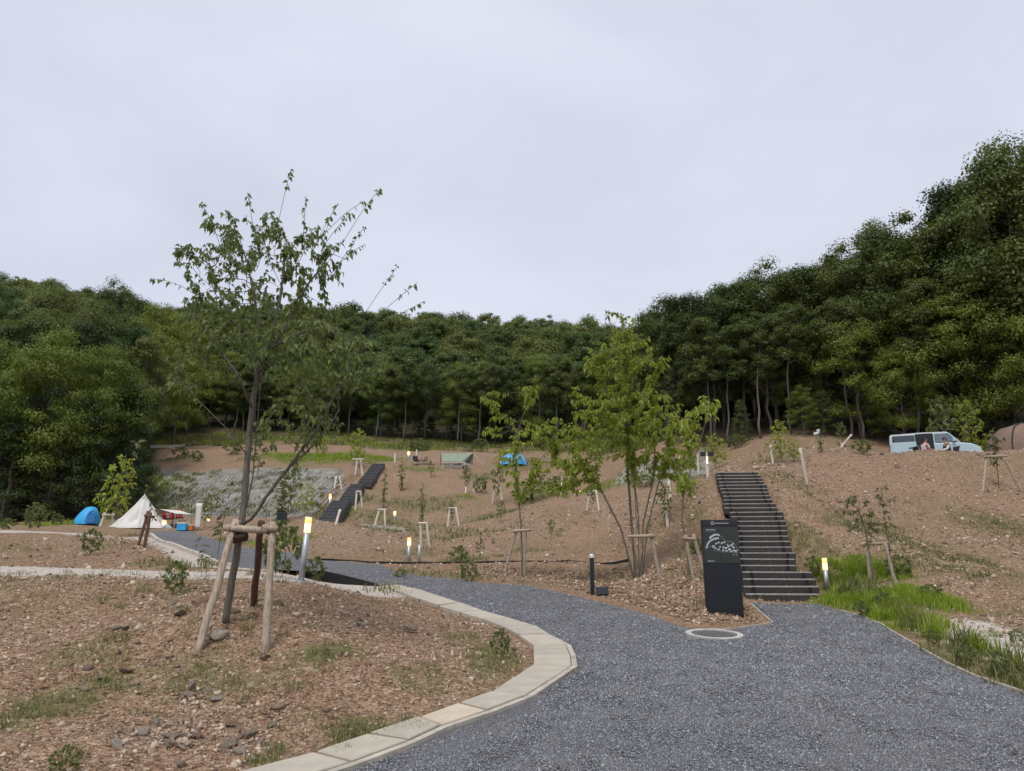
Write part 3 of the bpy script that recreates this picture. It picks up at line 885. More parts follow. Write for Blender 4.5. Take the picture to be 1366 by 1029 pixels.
# ------------------------------------------------------------------ black timber stairs up the bank
stair = thing('staircase', 'long flight of black timber steps climbing the bare bank beside the map sign', 'staircase', (STAIR[0][0], STAIR[0][1], float(STAIR[0][2])))
S0 = np.array(stair.location)
rise = (STAIR[-1][2] - STAIR[0][2]) / N_STEP
run = (S_D1 - S_D0) / N_STEP
step_pos = []
for i in range(N_STEP):
    d = S_D0 + run * i
    zt = STAIR[0][2] + rise * (i + 1)
    if i < 4: u = 1045 - 8 * i / 3; w = 1.62
    elif i < 15: u = 1021 - 12 * (i - 4) / 10; w = 1.46
    else: u = 1001.5 - 18 * (i - 15) / 10; w = 1.48
    step_pos.append((px_x(u, d, zt), d, zt, w))
ang = -math.atan2(_dir[0], _dir[1])
for i, (x, d, zt, w) in enumerate(step_pos):
    w += random.uniform(-.06, .08)
    R = Matrix.Rotation(ang * .6 + random.uniform(-.012, .012), 4, 'Z') @ Matrix.Rotation(random.uniform(-.006, .006), 4, 'Y')
    p = Vector((x - S0[0], d - S0[1], zt - S0[2]))
    st_ = MB(); st_.box((0, .07, -.095), (w, .14, .185), bev=.012)
    so = st_.build('step', M['sleeper'], stair, loc=p); so.rotation_euler = R.to_euler()
    tb = MB(); tb.box((0, .068, .004), (w - .02, .145, .030), bev=.006)
    tb.build('top_face', M['tread_lit'], so)
    fl = MB(); fl.box((0, .14 + run / 2, -.12), (w - .06, run, .22))
    fl.build('tread_fill', M['sleeper'], so)
    for s in (-1, 1):
        pg = MB(); pg.tube([(s * (w / 2 - .2), -.03, -.30), (s * (w / 2 - .2), -.03, .0)], .028, 7)
        pg.build('peg', M['edging'], so)

# ------------------------------------------------------------------ map sign
sg = G(968, 822); sd_ = sg[1]
SH = top_z(693.5, sd_) - sg[2]; SWD = 48 / FPX * (sd_ * CP + (sg[2] + .8 - CAM_H) * SP)
sx = px_x(968.0, sd_, sg[2])
sign = thing('map_sign', 'tall black slab sign with a white site map standing at the foot of the stairs', 'sign', (sx, sd_, sg[2] - .03), math.radians(-3))
hh = SH + .03
mb = MB(); mb.box((0, .06, hh / 2), (SWD, .11, hh), bev=.006); mb.build('body', M['black'], sign)
def frac(fy): return hh * (1 - fy)
def panel(name, x0, x1, f0, f1, mat, dep=.008):
    b = MB(); z1, z0 = frac(f0), frac(f1)
    b.box(((x0 + x1) / 2 * SWD, -.0045 + .0 , (z0 + z1) / 2), ((x1 - x0) * SWD, dep, z1 - z0 - .004), bev=.002)
    return b.build(name, mat, sign)
hp = panel('header_panel', -.485, .485, .008, .068, M['black'])
ml = panel('map_panel', -.485, -.035, .073, .455, M['map'])
mr = panel('map_panel', -.030, .485, .073, .455, M['map'])
panel('lower_panel', -.485, .485, .462, .99, M['navy'], .010)
def sgn(X, Y):
    """zoomed sighting on the sign's face -> its own x, z"""
    l = 105 + (Y - 90) * 60 / 880.0
    return ((X - l) / 330.0 - .5) * SWD, frac((Y - 90) / 880.0)
YF = -.0085
def quad(mb, c, w, h, rot=0.0, y=YF, t=.0025):
    R = Matrix.Rotation(rot, 4, 'Y')
    mb.box((c[0], y - t / 2, c[1]), (w, t, h), R)
def line2(mb, pts, w, y=YF):
    for a, b in zip(pts, pts[1:]):
        dx, dz = b[0] - a[0], b[1] - a[1]
        quad(mb, ((a[0] + b[0]) / 2, (a[1] + b[1]) / 2), math.hypot(dx, dz) + w * .4, w, -math.atan2(dz, dx), y)
# plots of the site map: two arcs of pitches and a cluster of buildings
mp = MB()
arc1 = [(150,352),(158,325),(168,303),(185,285),(205,272),(225,266),(245,262),(265,260)]
arc2 = [(178,262),(192,248),(208,238),(224,230),(240,226),(256,228),(268,238)]
for arc in (arc1, arc2):
    for k, (a, b) in enumerate(zip(arc, arc[1:])):
        pa, pb = sgn(*a), sgn(*b)
        an = -math.atan2(pb[1] - pa[1], pb[0] - pa[0])
        for t in (.25, .75):
            quad(mp, (pa[0] + (pb[0] - pa[0]) * t, pa[1] + (pb[1] - pa[1]) * t), .018, random.uniform(.026, .034), an)
for (X, Y, w, h, r) in [(215,335,.03,.03,.3),(232,350,.028,.024,.5),(240,310,.034,.02,-.3),(262,300,.03,.022,-.3),(262,362,.04,.02,.1),(275,340,.02,.03,.4),(290,305,.024,.03,.2),(312,298,.03,.026,-.4),
                        (305,345,.022,.03,.2),(304,372,.026,.026,0),(328,350,.036,.03,.1),(335,375,.034,.022,0),(352,335,.042,.022,-.4),(362,362,.04,.03,0),(378,378,.05,.016,.05),(380,325,.03,.034,.5),
                        (398,345,.03,.03,.8),(405,372,.04,.02,.1),(418,382,.03,.02,.3),(430,372,.022,.014,.3),(345,318,.026,.014,-.3),(392,310,.02,.02,.6)]:
    quad(mp, sgn(X, Y), w * 1.08, h * 1.05, r)
mp.build('map_print', M['print_white'], sign)
ln = MB()
line2(ln, [sgn(*p) for p in ((205,228),(235,218),(262,222),(285,245),(305,268),(330,292),(355,292),(378,285),(395,300),(412,325),(432,352),(446,372))], .0045)
line2(ln, [sgn(*p) for p in ((150,362),(165,350),(190,330),(205,345),(225,372),(262,380),(300,386),(350,388),(400,392),(440,388))], .004)
for p in ((400,410),(425,408)): quad(ln, sgn(*p), .02, .016, .3)
ln.build('map_line', M['print_grey'], sign)
# heading, subheading, foot note and the ring mark: too small to read in the photograph, kept as small strokes
tx = MB()
for k in range(15):
    c = sgn(222 + k * 9, 123)
    quad(tx, c, .0085, random.choice((.016, .018, .02)), 0, -.009)
for k in range(10): quad(tx, sgn(148 + k * 9, 182), .011, random.choice((.012, .015)), 0)
for k in range(11): quad(tx, sgn(148 + k * 8.2, 195), .0075, .006, 0)
for k in range(7): quad(tx, sgn(168 + k * 9, 468), .010, random.choice((.014, .018)), 0)
tx.build('lettering', M['print_white'], sign)
lg = MB(); cl = sgn(203, 122)
line2(lg, [(cl[0] + .026 * math.cos(a), cl[1] + .026 * math.sin(a)) for a in np.linspace(.6, 5.7, 14)], .008, -.009)
line2(lg, [(cl[0] - .006, cl[1] - .012), (cl[0] + .004, cl[1] + .004), (cl[0] + .016, cl[1] + .01)], .006, -.009)
lg.build('emblem', M['print_white'], sign)

# ------------------------------------------------------------------ lamps on posts
def lamp_post(g, vtop, label, r=.055, lit=True, lean=0.0, head=.24, group='bollard lamps along the paths', mat='steel'):
    h = top_z(vtop, g[1]) - g[2]
    t = thing('bollard_lamp', label, 'lamp', g, group=group)
    t.rotation_euler = (0, lean, 0)
    hd = head * h
    pl_ = MB(); pl_.tube([(0, 0, -.05), (0, 0, h - hd)], r, 12); pl_.build('post', M[mat], t, True)
    ba = MB(); ba.tube([(0, 0, -.05), (0, 0, .02)], r * 1.5, 12); ba.build('base', M[mat], t)
    hm = h - hd * .42
    he = MB(); he.tube([(0, 0, h - hd), (0, 0, hm)], [r * 1.12, r * 1.12], 12); ho_ = he.build('lamp_head', M['lamp' if lit else 'lamp_dim'], t, True)
    he = MB(); he.tube([(0, 0, hm), (0, 0, h - .012)], [r * 1.12, r * 1.12], 12); he.build('upper_glass', M['lamp_warm' if lit else 'lamp_dim'], ho_, True)
    ca = MB(); ca.tube([(0, 0, h - .012), (0, 0, h + .008)], r * 1.2, 12); ca.build('cap', M[mat], t)
    return t
g1 = GL(402, 769, 10.5)
lamp_post(np.array([px_x(402, 11.4, 1.22), 11.4, LZ(px_x(402, 11.4, 1.22), 11.4)]), 689, 'big glowing bollard lamp on the pale strip right of the staked tree', .046, True, .06, .25)
lamp_post(GL(545, 751, 20), 717, 'lit bollard lamp beside a grey post at the edge of the lower slope', .060, True, 0, .32)
lamp_post(GL(1103.5, 787), 744, 'lit bollard lamp in the grass right of the lowest steps', .048, True, .0, .38)
lamp_post(GL(440, 672, 30), 659, 'small lit lamp left of the far dark steps', .075, True, 0, .4)
lamp_post(GL(526.5, 690, 30), 682, 'small lit lamp in the middle of the bare slope below the green tarp', .08, False, 0, .5)
lamp_post(GL(193, 706, 25), 690, 'lit lamp seen against the white tepee between dark stakes', .08, True, 0, .5)
lamp_post(GL(218, 707, 25), 694, 'lit lamp in front of the red camp chairs', .09, True, 0, .5)
lamp_post(GL(277, 703, 25), 692, 'small lit lamp behind the thin bush right of the blue cooler bag', .07, True, 0, .5)
lamp_post(GL(545, 610, 40), 602.5, 'pale lamp on the upper terrace left of the green tarp', .12, False, 0, .5)
lamp_post(GL(775, 660, 30), 652, 'small pale lamp on the crest between two staked saplings', .07, False, 0, .6)

# grey post beside the second lamp
gp = GL(559, 751, 20)
b = MB(); h = top_z(727, gp[1]) - gp[2]; b.tube([(0, 0, -.05), (0, 0, h)], .055, 8)
tag(b.build('marker_post', M['steel'], None, True, gp), 'short grey post beside the lit lamp at the foot of the slope', 'post')

# black post and flood light on the island
bp = GL(790.5, 793)
t = thing('black_post', 'thin black square post with a white tip on the soil island', 'post', bp)
h = top_z(743, bp[1]) - bp[2]
b = MB(); b.box((0, 0, h / 2 - .03), (.085, .085, h + .02), bev=.006); b.build('post', M['black'], t)
b = MB(); b.tube([(0, 0, h - .02), (0, 0, h + .035), (0, 0, h + .06)], [.05, .05, .02], 8); b.build('tip', M['white'], t)
fl_ = GL(803.5, 794)
t = thing('flood_light', 'low black flood light box lying beside the black post', 'flood light', fl_)
b = MB(); b.box((0, 0, .10), (.26, .12, .15), Matrix.Rotation(-.35, 4, 'X'), bev=.012); b.build('housing', M['black'], t)
b = MB(); b.box((0, -.066, .085), (.21, .012, .10), Matrix.Rotation(-.35, 4, 'X')); b.build('glass', M['navy'], t)
b = MB(); b.box((0, .03, .01), (.12, .05, .09)); b.build('bracket', M['steel'], t)

# manhole in the gravel
mh = G(953, 849.5)
t = thing('manhole', 'round manhole with a pale rim set in the dark gravel', 'manhole', (mh[0], mh[1], float(road_z(mh[0], mh[1])) + .012))
slope_x = float(base_z(np.array(mh[0] + .4), np.array(mh[1])) - base_z(np.array(mh[0] - .4), np.array(mh[1]))) / .8
slope_y = float(base_z(np.array(mh[0]), np.array(mh[1] + .4)) - base_z(np.array(mh[0]), np.array(mh[1] - .4))) / .8
t.rotation_euler = (math.atan(slope_y) + .03, -math.atan(slope_x), 0)
R0 = 35.5 / FPX * mh[1] * 1.0
def ring(mb, r0, r1, z0, z1, n=40):
    V, F = [], []
    for k in range(n):
        a = 2 * math.pi * k / n; c, s = math.cos(a), math.sin(a)
        V += [(r0 * c, r0 * s, z0), (r1 * c, r1 * s, z0), (r1 * c, r1 * s, z1), (r0 * c, r0 * s, z1)]
    for k in range(n):
        j = (k + 1) % n
        for a in range(4):
            b_ = (a + 1) % 4
            F.append((k * 4 + a, j * 4 + a, j * 4 + b_, k * 4 + b_))
    mb.add(V, F)
b = MB(); ring(b, R0 * .80, R0, -.08, .035); b.build('rim', plain('manhole rim', (.43, .42, .395), .8, var=.2, bmp=.004), t)
b = MB(); b.tube([(0, 0, -.06), (0, 0, .020)], R0 * .79, 36); lid = b.build('lid', plain('manhole lid', (.13, .125, .12), .75, metal=.2, var=.25, nscale=30), t)
b = MB()
for i in range(-4, 5):
    wdt = 2 * math.sqrt(max(.01, (R0 * .68) ** 2 - (i * R0 * .15) ** 2))
    b.box((0, i * R0 * .15, .0225), (wdt, R0 * .05, .005))
b.build('rib', plain('lid rib', (.16, .155, .15), .7, metal=.2), lid)

# ------------------------------------------------------------------ edging boards
def board(name, pix, z0, z1, thick, mat, label, cat='edging', dmin=3.0, world_pts=None):
    mb = MB()
    line = world_pts if world_pts is not None else [G(u, v, dmin)[:2] for u, v in pix]
    line = list(densify_open(np.array(line), .5))
    strip_solid(mb, line, -thick / 2, thick / 2, z1, z0)
    return tag(mb.build(name, M[mat]), label, cat)
def densify_open(poly, step):
    out = [poly[0]]
    for a, b in zip(poly, poly[1:]):
        n = max(1, int(np.linalg.norm(b - a) / step))
        out += [a + (b - a) * k / n for k in range(1, n + 1)]
    return np.array(out)
board('edging_board', [(424,747.5),(470,749.5),(520,751.5),(580,752),(640,751.5),(700,750.5),(760,749.5),(838,748.5)], -.1, .055, .05, 'edging', 'long thin black edging board along the foot of the bare slope', dmin=18)
bx = [BD_B[:2], BD_A[:2]]
mb = MB(); strip_solid(mb, densify_open(np.array(bx), .4), -.03, .03, .03, -.62)
tag(mb.build('retaining_board', M['edging']), 'black retaining board at the end of the slab kerb', 'retaining board')
mb = MB(); strip_solid(mb, densify_open(np.array([bx[-1] + np.array([-.02, .03]), bx[-1] + np.array([-.35, -.9])]), .3), -.03, .03, .02, -.62)
tag(mb.build('retaining_board', M['edging']), 'short black board returning from the retaining board behind a weed', 'retaining board')
board('edging_board', [(1001,806),(1016,819),(1031,831.5),(1005,836),(977,839.5),(945,841)], -.08, .02, .02, 'pale_edge', 'pale edging strip round the tip of the soil island below the sign')
board('edging_board', [(1122,815.5),(1150,823),(1175,833),(1200,849),(1232,868.5),(1262,886),(1300,904),(1366,926),(1420,944)], -.08, .022, .02, 'pale_edge', 'pale edging strip between the gravel and the weedy verge on the right')
board('edging_board', [(192,712),(205,718.5),(228,728),(250,737),(280,748),(311,758)], -.08, .10, .10, 'pale_edge', 'pale kerb strip along the far lane beside the second mound', dmin=17)
board('edging_board', [(200,598),(225,597.5),(246,597)], -.05, .25, .2, 'pale_edge', 'thin pale kerb line on the upper red terrace at the left', dmin=50)

board('edging_board', [(482,701),(500,703),(520,705),(540,707.5)], -.1, .10, .10, 'pale_edge', 'thin pale terrace edging on the bare slope left of centre', dmin=26)
board('edging_board', [(572,711),(590,712),(612,714)], -.1, .08, .08, 'pale_edge', 'short pale terrace edging below the pole frame in mid slope', dmin=26)

# ------------------------------------------------------------------ erosion matting on the grey faces
def matting(label, rows, wd_, mat, nseg=8):
    c = G(*rows[len(rows) // 2][0])
    t = thing('erosion_matting', label, 'matting', c)
    for (a, b) in rows:
        mb = MB()
        A, B = G(*a), G(*b)
        pts = []
        for k in range(nseg + 1):
            f = k / nseg
            x, y = A[0] + (B[0] - A[0]) * f, A[1] + (B[1] - A[1]) * f
            x += random.uniform(-.05, .05); y += random.uniform(-.06, .06)
            pts.append((x - c[0], y - c[1], LZ(x, y) + random.uniform(-.03, .06) - c[2]))
        mb.tube(pts, [wd_ * random.uniform(.5, 1.2) for _ in pts], 5)
        mb.build('strip', mat, t)
M['mat_pale'] = plain('weathered netting', (.33, .315, .28), .95, var=.55, nscale=1.3)
M['mat_grey'] = plain('old netting', (.20, .20, .16), .95, var=.5, nscale=1.1)
rows = []
for k in range(56):
    u0 = 196 + k * 4.0
    v0 = 692
    ln_ = 1.0 if u0 < 400 else .9
    u1 = u0 + 66 + (u0 - 200) * .02; v1 = 692 - 62
    u0b, v0b = u0, v0
    if u1 > 460: f = (460 - u0) / (u1 - u0); u1 = 460; v1 = 692 - 62 * f
    if u1 - u0 > 12: rows.append(((u0b, v0b), (u1, v1)))
for k in range(6):
    rows.append(((190 + k * 4, 686 - k * 9), (262 + k * 3 - 40, 628)))
matting('grey erosion matting in slanting rows on the far slope behind the staked tree', rows, .06, M['mat_pale'])
rows = []
for k in range(24):
    u0 = 816 + k * 5.4
    u1 = min(u0 + 26, 946); f = (u1 - u0) / 26
    v0 = 648 - max(0, k - 4) * 1.2
    if u1 - u0 > 6: rows.append(((u0, v0), (u1, v0 - 34 * f)))
matting('grey erosion matting on the upper face left of the stair top', rows, .055, M['mat_pale'])

# ------------------------------------------------------------------ wooden supports that prop the planted trees
def support(label, poles, bars, rp, dmin=3.0, mat='stake', lean=.15, group=None, dd=None):
    """poles: (foot u, foot v, top u, top v[, depth of the top relative to the foot]); bars: (u0, v0, u1, v1)"""
    f0 = GL(poles[0][0], poles[0][1], dmin)
    if dd: f0 = np.array([px_x(poles[0][0], dd, 1.2), dd, 0]); f0[2] = LZ(f0[0], f0[1])
    t = thing('tree_support', label, 'tree support', f0, group=group or 'wooden supports for planted trees')
    o = np.array(f0)
    dm = None
    for p in poles:
        g = GL(p[0], p[1], dmin)
        if dd: g = np.array([px_x(p[0], dd, o[2]), dd, 0]); g[2] = LZ(g[0], g[1])
        tp = P(p[2], p[3], g[1] + (p[4] if len(p) > 4 else lean))
        dirv = (g - tp) / np.linalg.norm(g - tp)
        ft = g + dirv * .15
        mb = MB(); nn = 6
        pts = [ft + (tp - ft) * k / nn + (RNG.uniform(-1, 1, 3) * rp * .18 if 0 < k < nn else 0) for k in range(nn + 1)]
        if mat == 'stake_pale' and len(p) < 6: rp_ = rp * 1.15
        else: rp_ = rp
        mb.tube([q - o for q in pts], [rp_ * random.uniform(.92, 1.1) for _ in pts], 9 if rp > .03 else 6)
        mb.build('pole', M[p[5]] if len(p) > 5 else M[mat], t, True)
        dm = tp[1] if dm is None else dm
    for (u0, v0, u1, v1) in bars:
        a, b_ = P(u0, v0, dm - rp * 1.6), P(u1, v1, dm - rp * 1.6)
        mb = MB(); mb.tube([a - o, (a + b_) / 2 - o, b_ - o], [rp * .9, rp * .97, rp * .9], 9 if rp > .03 else 6)
        mb.build('crossbar', M[mat], t, True)
    return t, dm
ta, dm_main = support('stout tripod of peeled poles with a crossbar round the largest planted tree',
        [(263,870,316,694,.35), (354,868,363,697,.3), (338,810,349,696,-.55,'stake_dark')], [(299,704,357,708), (350,704,370,706)], .041)
tie = MB(); pc = P(322, 712, dm_main - .02) - np.array(ta.location)
tie.tube([pc + np.array([-.10, -.01, -.06]), pc + np.array([.07, -.02, -.03])], .052, 8)
for (uu_, vv_) in ((316, 706), (320, 707), (360, 708), (364, 706), (311, 705)):
    q_ = P(uu_, vv_, dm_main - .04) - np.array(ta.location)
    tie.tube([q_ + np.array([.052 * math.cos(a), .052 * math.sin(a) * .9, .045 * math.sin(a * 2 + uu_)]) for a in np.linspace(0, 6.28, 10)], .006, 5); tie.build('tie', M['tie'], ta)
support('pair of peeled poles with a bar propping the slim island sapling', [(673,767,690,704), (699,767,702,702)], [(683,709,709,707)], .042)
support('slanting peeled pole and crossbar against the many stemmed green tree', [(881,776,868,712), (846,771,844,714)], [(838,716,874,715)], .042)
support('two leaning poles propping the thin tree just left of the map sign', [(926,778,914,714), (940,770,925,713)], [(911,718,929,720)], .04)
support('two poles and a bar propping the twin saplings in the grass right of the stairs', [(1161,776,1157,733), (1195,780,1180,723)], [(1152,727,1185,724)], .038, mat='stake')
support('two splayed poles with a dark bar round the small tree on the right hand crest', [(1311,658,1316,609), (1363,657,1337,606)], [(1312,609.5,1344,608.5)], .04)
support('single leaning pale pole on the bank right of the stair top', [(1076.5,645,1067.5,598)], [], .045, mat='stake_pale')
SM = 'small pale supports on the distant slope'
for lab, poles, bars, r in [
    ('small pale pole frame on the upper slope under the blue umbrella', [(656.5,672,660,648), (670,672,667.5,648)], [(659,649,669,649)], .05),
    ('small pale pole frame in the middle of the bare slope', [(597,704,600,677), (612,704,608,677)], [(598,678,610,678)], .05),
    ('small pale pole frame left of centre on the slope with one slanted pole', [(499,703,506.5,679), (514,703,513,679)], [(504,680,516,680)], .05),
    ('pale pole frame low on the slope above the grey post', [(561.5,730,561,697), (573,728,569,697)], [(558,698,571,698)], .042),
    ('pale leaning poles on the near crest by the grass patch', [(748,660,750,635), (767,662,759,635)], [(749,637,760,637)], .045),
    ('thin pole frame on the crest right of the leaning poles', [(783,683,787,654), (799,683,795,654)], [(785,655,797,655)], .04),
    ('pale post with a short bar behind the many stemmed tree', [(890.5,704,888,668)], [(877,671,893,671)], .045),
    ('single pale stake above the short barred post behind the many stemmed tree', [(895,669,892,642)], [], .04),
    ('pale pole frame beside the far steps', [(474,676,476,655), (483,676,481,655)], [(475,656,482,656)], .06),
    ('pale pole frame on the weedy terrace above the far matting', [(474,632,477,612), (484,632,481,612)], [(470,613,486,613)], .07),
    ('leaning pale stake below the far steps', [(448,700,454,680)], [], .06),
    ('pale pole frame left of the white tepee', [(133,706,140,684), (149.5,706,151,684)], [(136,687,153,687)], .05),
    ('pale stake low beside the far steps on the matting edge', [(446,652,449,636), (456,650,453,636)], [], .06),
    ('low pale pegs of a small frame on the slope under the green tarp', [(621,658,622,650), (632,658,630,649)], [], .05)]:
    support(lab, poles, bars, r, 22, 'stake_pale', .2, SM)
support('dark weathered pair of stakes at the tip of the second mound', [(185,728,198,682), (192,732,201,684)], [(193,688,206,690)], .045, 17, 'stake_dark')
support('two crossed pale sticks on the mound by the wood edge', [(1122.5,598,1136,580), (1124,598,1121,588)], [], .05, 25, 'stake_pale')
support('thin pale stake on the mound behind the stair top', [(1031,620,1028,594)], [], .04, 24, 'stake_pale')
# white capped posts by the far steps and on the terrace
for (u, v, vt, lab) in [(526.5,617,605,'white marker post at the top of the far steps'), (555.5,606,600,'thin white marker post on the upper terrace'), (932,634,604,'pale post beside the upper matting left of the stair top')]:
    g = GL(u, v, 24); h = top_z(vt, g[1]) - g[2]
    b = MB(); b.box((0, 0, h / 2 - .05), (.12 if v < 620 else .08, .08, h + .1), bev=.01)
    tag(b.build('marker_post', M['white'] if v < 620 else M['stake_pale'], None, False, g), lab, 'post', 'marker posts on the terraces')

# ------------------------------------------------------------------ far dark steps up the left slope, in three flights
fs0 = GL(443, 692, 30)
far = thing('staircase', 'far dark steps in three flights between the grey matting and the bare slope', 'staircase', fs0)
fl_dat = [((426, 452), (444, 468), 692, 669, 43.0, 49.5, 12), ((453, 473), (468, 486), 668, 647, 50.0, 55.5, 11), ((477, 496), (498, 514), 646, 620, 56.0, 63.5, 13)]
for (ua, ub, va, vb, da, db, n) in fl_dat:
    for i in range(n):
        f = i / n; f2 = (i + 1) / n
        d = da + (db - da) * f
        zt = top_z(va + (vb - va) * f2, da + (db - da) * f2)
        x0 = px_x(ua[0] + (ub[0] - ua[0]) * f, d, zt); x1 = px_x(ua[1] + (ub[1] - ua[1]) * f, d, zt)
        run_ = (db - da) / n
        b = MB(); b.box(((x0 + x1) / 2 - fs0[0], d + run_ / 2 + .05 - fs0[1], zt - .22 - fs0[2]), (x1 - x0 + random.uniform(-.1, .1), run_ + .14, .44 + .1 * (i % 2 == 5)), bev=.015)
        so_ = b.build('step', M['sleeper_grey'], far)
        b = MB(); b.box(((x0 + x1) / 2 - fs0[0], d + .02 - fs0[1], zt + .012 - fs0[2]), (x1 - x0 - .05, .14, .03)); b.build('top_face', M['step_top_lit'], so_)

# ------------------------------------------------------------------ growing trees
def grow(attr, stems, step=.12, infl=1.2, kill=.22, iters=120):
    """space colonisation: stems = list of polylines; returns nodes, parents"""
    nodes, par = [], []
    for (st_, pidx) in stems:
        prev = pidx
        for p in st_:
            nodes.append(np.array(p, float)); par.append(prev); prev = len(nodes) - 1
    A = np.array(attr, float)
    N_ = np.array(nodes); PAR = list(par)
    alive = np.ones(len(A), bool)
    D = np.sqrt(((A[:, None] - N_[None]) ** 2).sum(-1))
    near = D.argmin(1); nd = D.min(1)
    for _ in range(iters):
        act = alive & (nd < infl)
        if not act.any():
            break
        groups = {}
        for a in np.where(act)[0]: groups.setdefault(int(near[a]), []).append(a)
        new = []; npar = []
        for n, al in groups.items():
            v = A[al] - N_[n]
            v = (v / np.linalg.norm(v, axis=1)[:, None]).sum(0) + RNG.normal(0, .12, 3)
            l = np.linalg.norm(v)
            if l < 1e-4: continue
            new.append(N_[n] + v / l * step); npar.append(n)
        if not new: break
        new = np.array(new)
        base = len(N_)
        N_ = np.vstack([N_, new]); PAR += npar
        d2 = np.sqrt(((A[:, None] - new[None]) ** 2).sum(-1))
        m = d2.min(1); am = d2.argmin(1)
        up = m < nd
        near[up] = base + am[up]; nd[up] = m[up]
        alive &= nd > kill
    return N_, np.array(PAR)

def skeleton(N_, PAR, r_tip, expo=2.3, rmax=None):
    """pipe-model radii and branch chains"""
    n = len(N_)
    kids = [[] for _ in range(n)]
    for i, p in enumerate(PAR):
        if p >= 0: kids[p].append(i)
    rr = np.zeros(n)
    order = list(range(n))[::-1]
    for i in order:
        if not kids[i]: rr[i] = r_tip ** expo
        else: rr[i] = sum(rr[k] for k in kids[i])
    rad = rr ** (1 / expo)
    chains = []
    roots = [i for i in range(n) if PAR[i] < 0]
    stack = [(r, None) for r in roots]
    while stack:
        i, p = stack.pop()
        ch = [p] if p is not None else []
        while True:
            ch.append(i)
            k = kids[i]
            if not k: break
            k = sorted(k, key=lambda q: -rr[q])
            for o in k[1:]: stack.append((o, i))
            i = k[0]
        if len(ch) > 1: chains.append(ch)
    tips = [i for i in range(n) if not kids[i]]
    return rad, chains, tips, kids

def wood_mesh(N_, rad, chains, name, scale_r=1.0, rcap=None, org=None, min_r=0.0025):
    mb = MB()
    for ch in chains:
        r = [max(min_r, min(rad[i] * scale_r, rcap or 9)) for i in ch]
        if len(ch) > 1 and r[0] > r[1] * 1.7: r[0] = r[1] * 1.1
        sides = 9 if r[0] > .04 else (5 if r[0] > .01 else 3)
        pts = [N_[i] - (org if org is not None else 0) for i in ch]
        if len(pts) > 30 and r[0] < .006: pts, r = pts[::2], r[::2]
        if len(pts) < 2: continue
        mb.tube(pts, r, sides, True)
    return mesh_np(name, mb.V, mb.F)

def norm(v): return v / np.maximum(np.linalg.norm(v, axis=-1, keepdims=True), 1e-9)

def leaf_mesh(name, base, dirs, size, width=.5, fold=.18, curl=.25, fine=True, face=None):
    """many leaves: base points, pointing directions, lengths"""
    n = len(base)
    d = norm(dirs)
    r = RNG.normal(0, 1, (n, 3)); r[:, 2] *= .35
    s = norm(np.cross(d, r if face is None else face))
    up = norm(np.cross(s, d))
    up = np.where(up[:, 2:3] < 0, -up, up)
    s = norm(np.cross(d, up))
    L = size[:, None]
    W = L * width * RNG.uniform(.85, 1.15, (n, 1))
    down = np.array([0, 0, -1.0])
    if fine:
        v0 = base
        v1 = base + d * L * .42 + s * W * .5 + up * W * fold
        v2 = base + d * L * .42 - s * W * .5 + up * W * fold
        v3 = base + d * L * .5 + down * L * curl * .2
        v4 = base + d * L * .95 + down * L * curl
        V = np.stack([v0, v1, v2, v3, v4], 1)
        f = np.array([(0, 3, 1), (0, 2, 3), (1, 3, 4), (3, 2, 4)], np.int32)
        k = 5
    else:
        v0 = base
        v1 = base + d * L * .5 + s * W * .5 + up * W * fold
        v2 = base + d * L * .5 - s * W * .5 + up * W * fold
        v3 = base + d * L + down * L * curl
        V = np.stack([v0, v1, v3, v2], 1)
        f = np.array([(0, 1, 2), (0, 2, 3)], np.int32)
        k = 4
    F = f[None] + (np.arange(n) * k)[:, None, None]
    return mesh_np(name, V.reshape(-1, 3), F.reshape(-1, 3).astype(np.int32))

def twig_leaves(N_, PAR, rad, tips, kids, per, back, droop, jitter=.0):
    """leaf bases along the last nodes of each twig"""
    bs, ds = [], []
    for t in tips:
        i = t; k = 0
        while i >= 0 and k < back:
            p = PAR[i]
            ax = N_[i] - (N_[p] if p >= 0 else N_[i] - np.array([0, 0, .1]))
            ax = ax / max(np.linalg.norm(ax), 1e-6)
            for _ in range(per + (2 if i == t else 0)):
                a = RNG.normal(0, 1, 3); a = a - ax * (a @ ax); a /= max(np.linalg.norm(a), 1e-6)
                dv = a * .8 + ax * .45 + np.array([0, 0, -droop * RNG.uniform(.5, 1.4)])
                bs.append(N_[i] + RNG.normal(0, jitter, 3) + (N_[p] - N_[i] if p >= 0 else 0) * RNG.uniform(0, 1)); ds.append(dv)
            i = p; k += 1
    return np.array(bs), np.array(ds)

def blob(c, r, n, shell=.35):
    """n points in an ellipsoid, a little denser near the skin"""
    v = norm(RNG.normal(0, 1, (n, 3)))
    q = RNG.uniform(shell ** 3, 1, (n, 1)) ** (1 / 3)
    return np.array(c) + v * q * np.array(r)

def px_blob(u, v, d, ru, rv, rd, n, shell=.2):
    c = P(u, v, d); k = np.linalg.norm(P(u + 1, v, d) - c)
    return blob(c, (ru * k, rd, rv * k), n, shell)

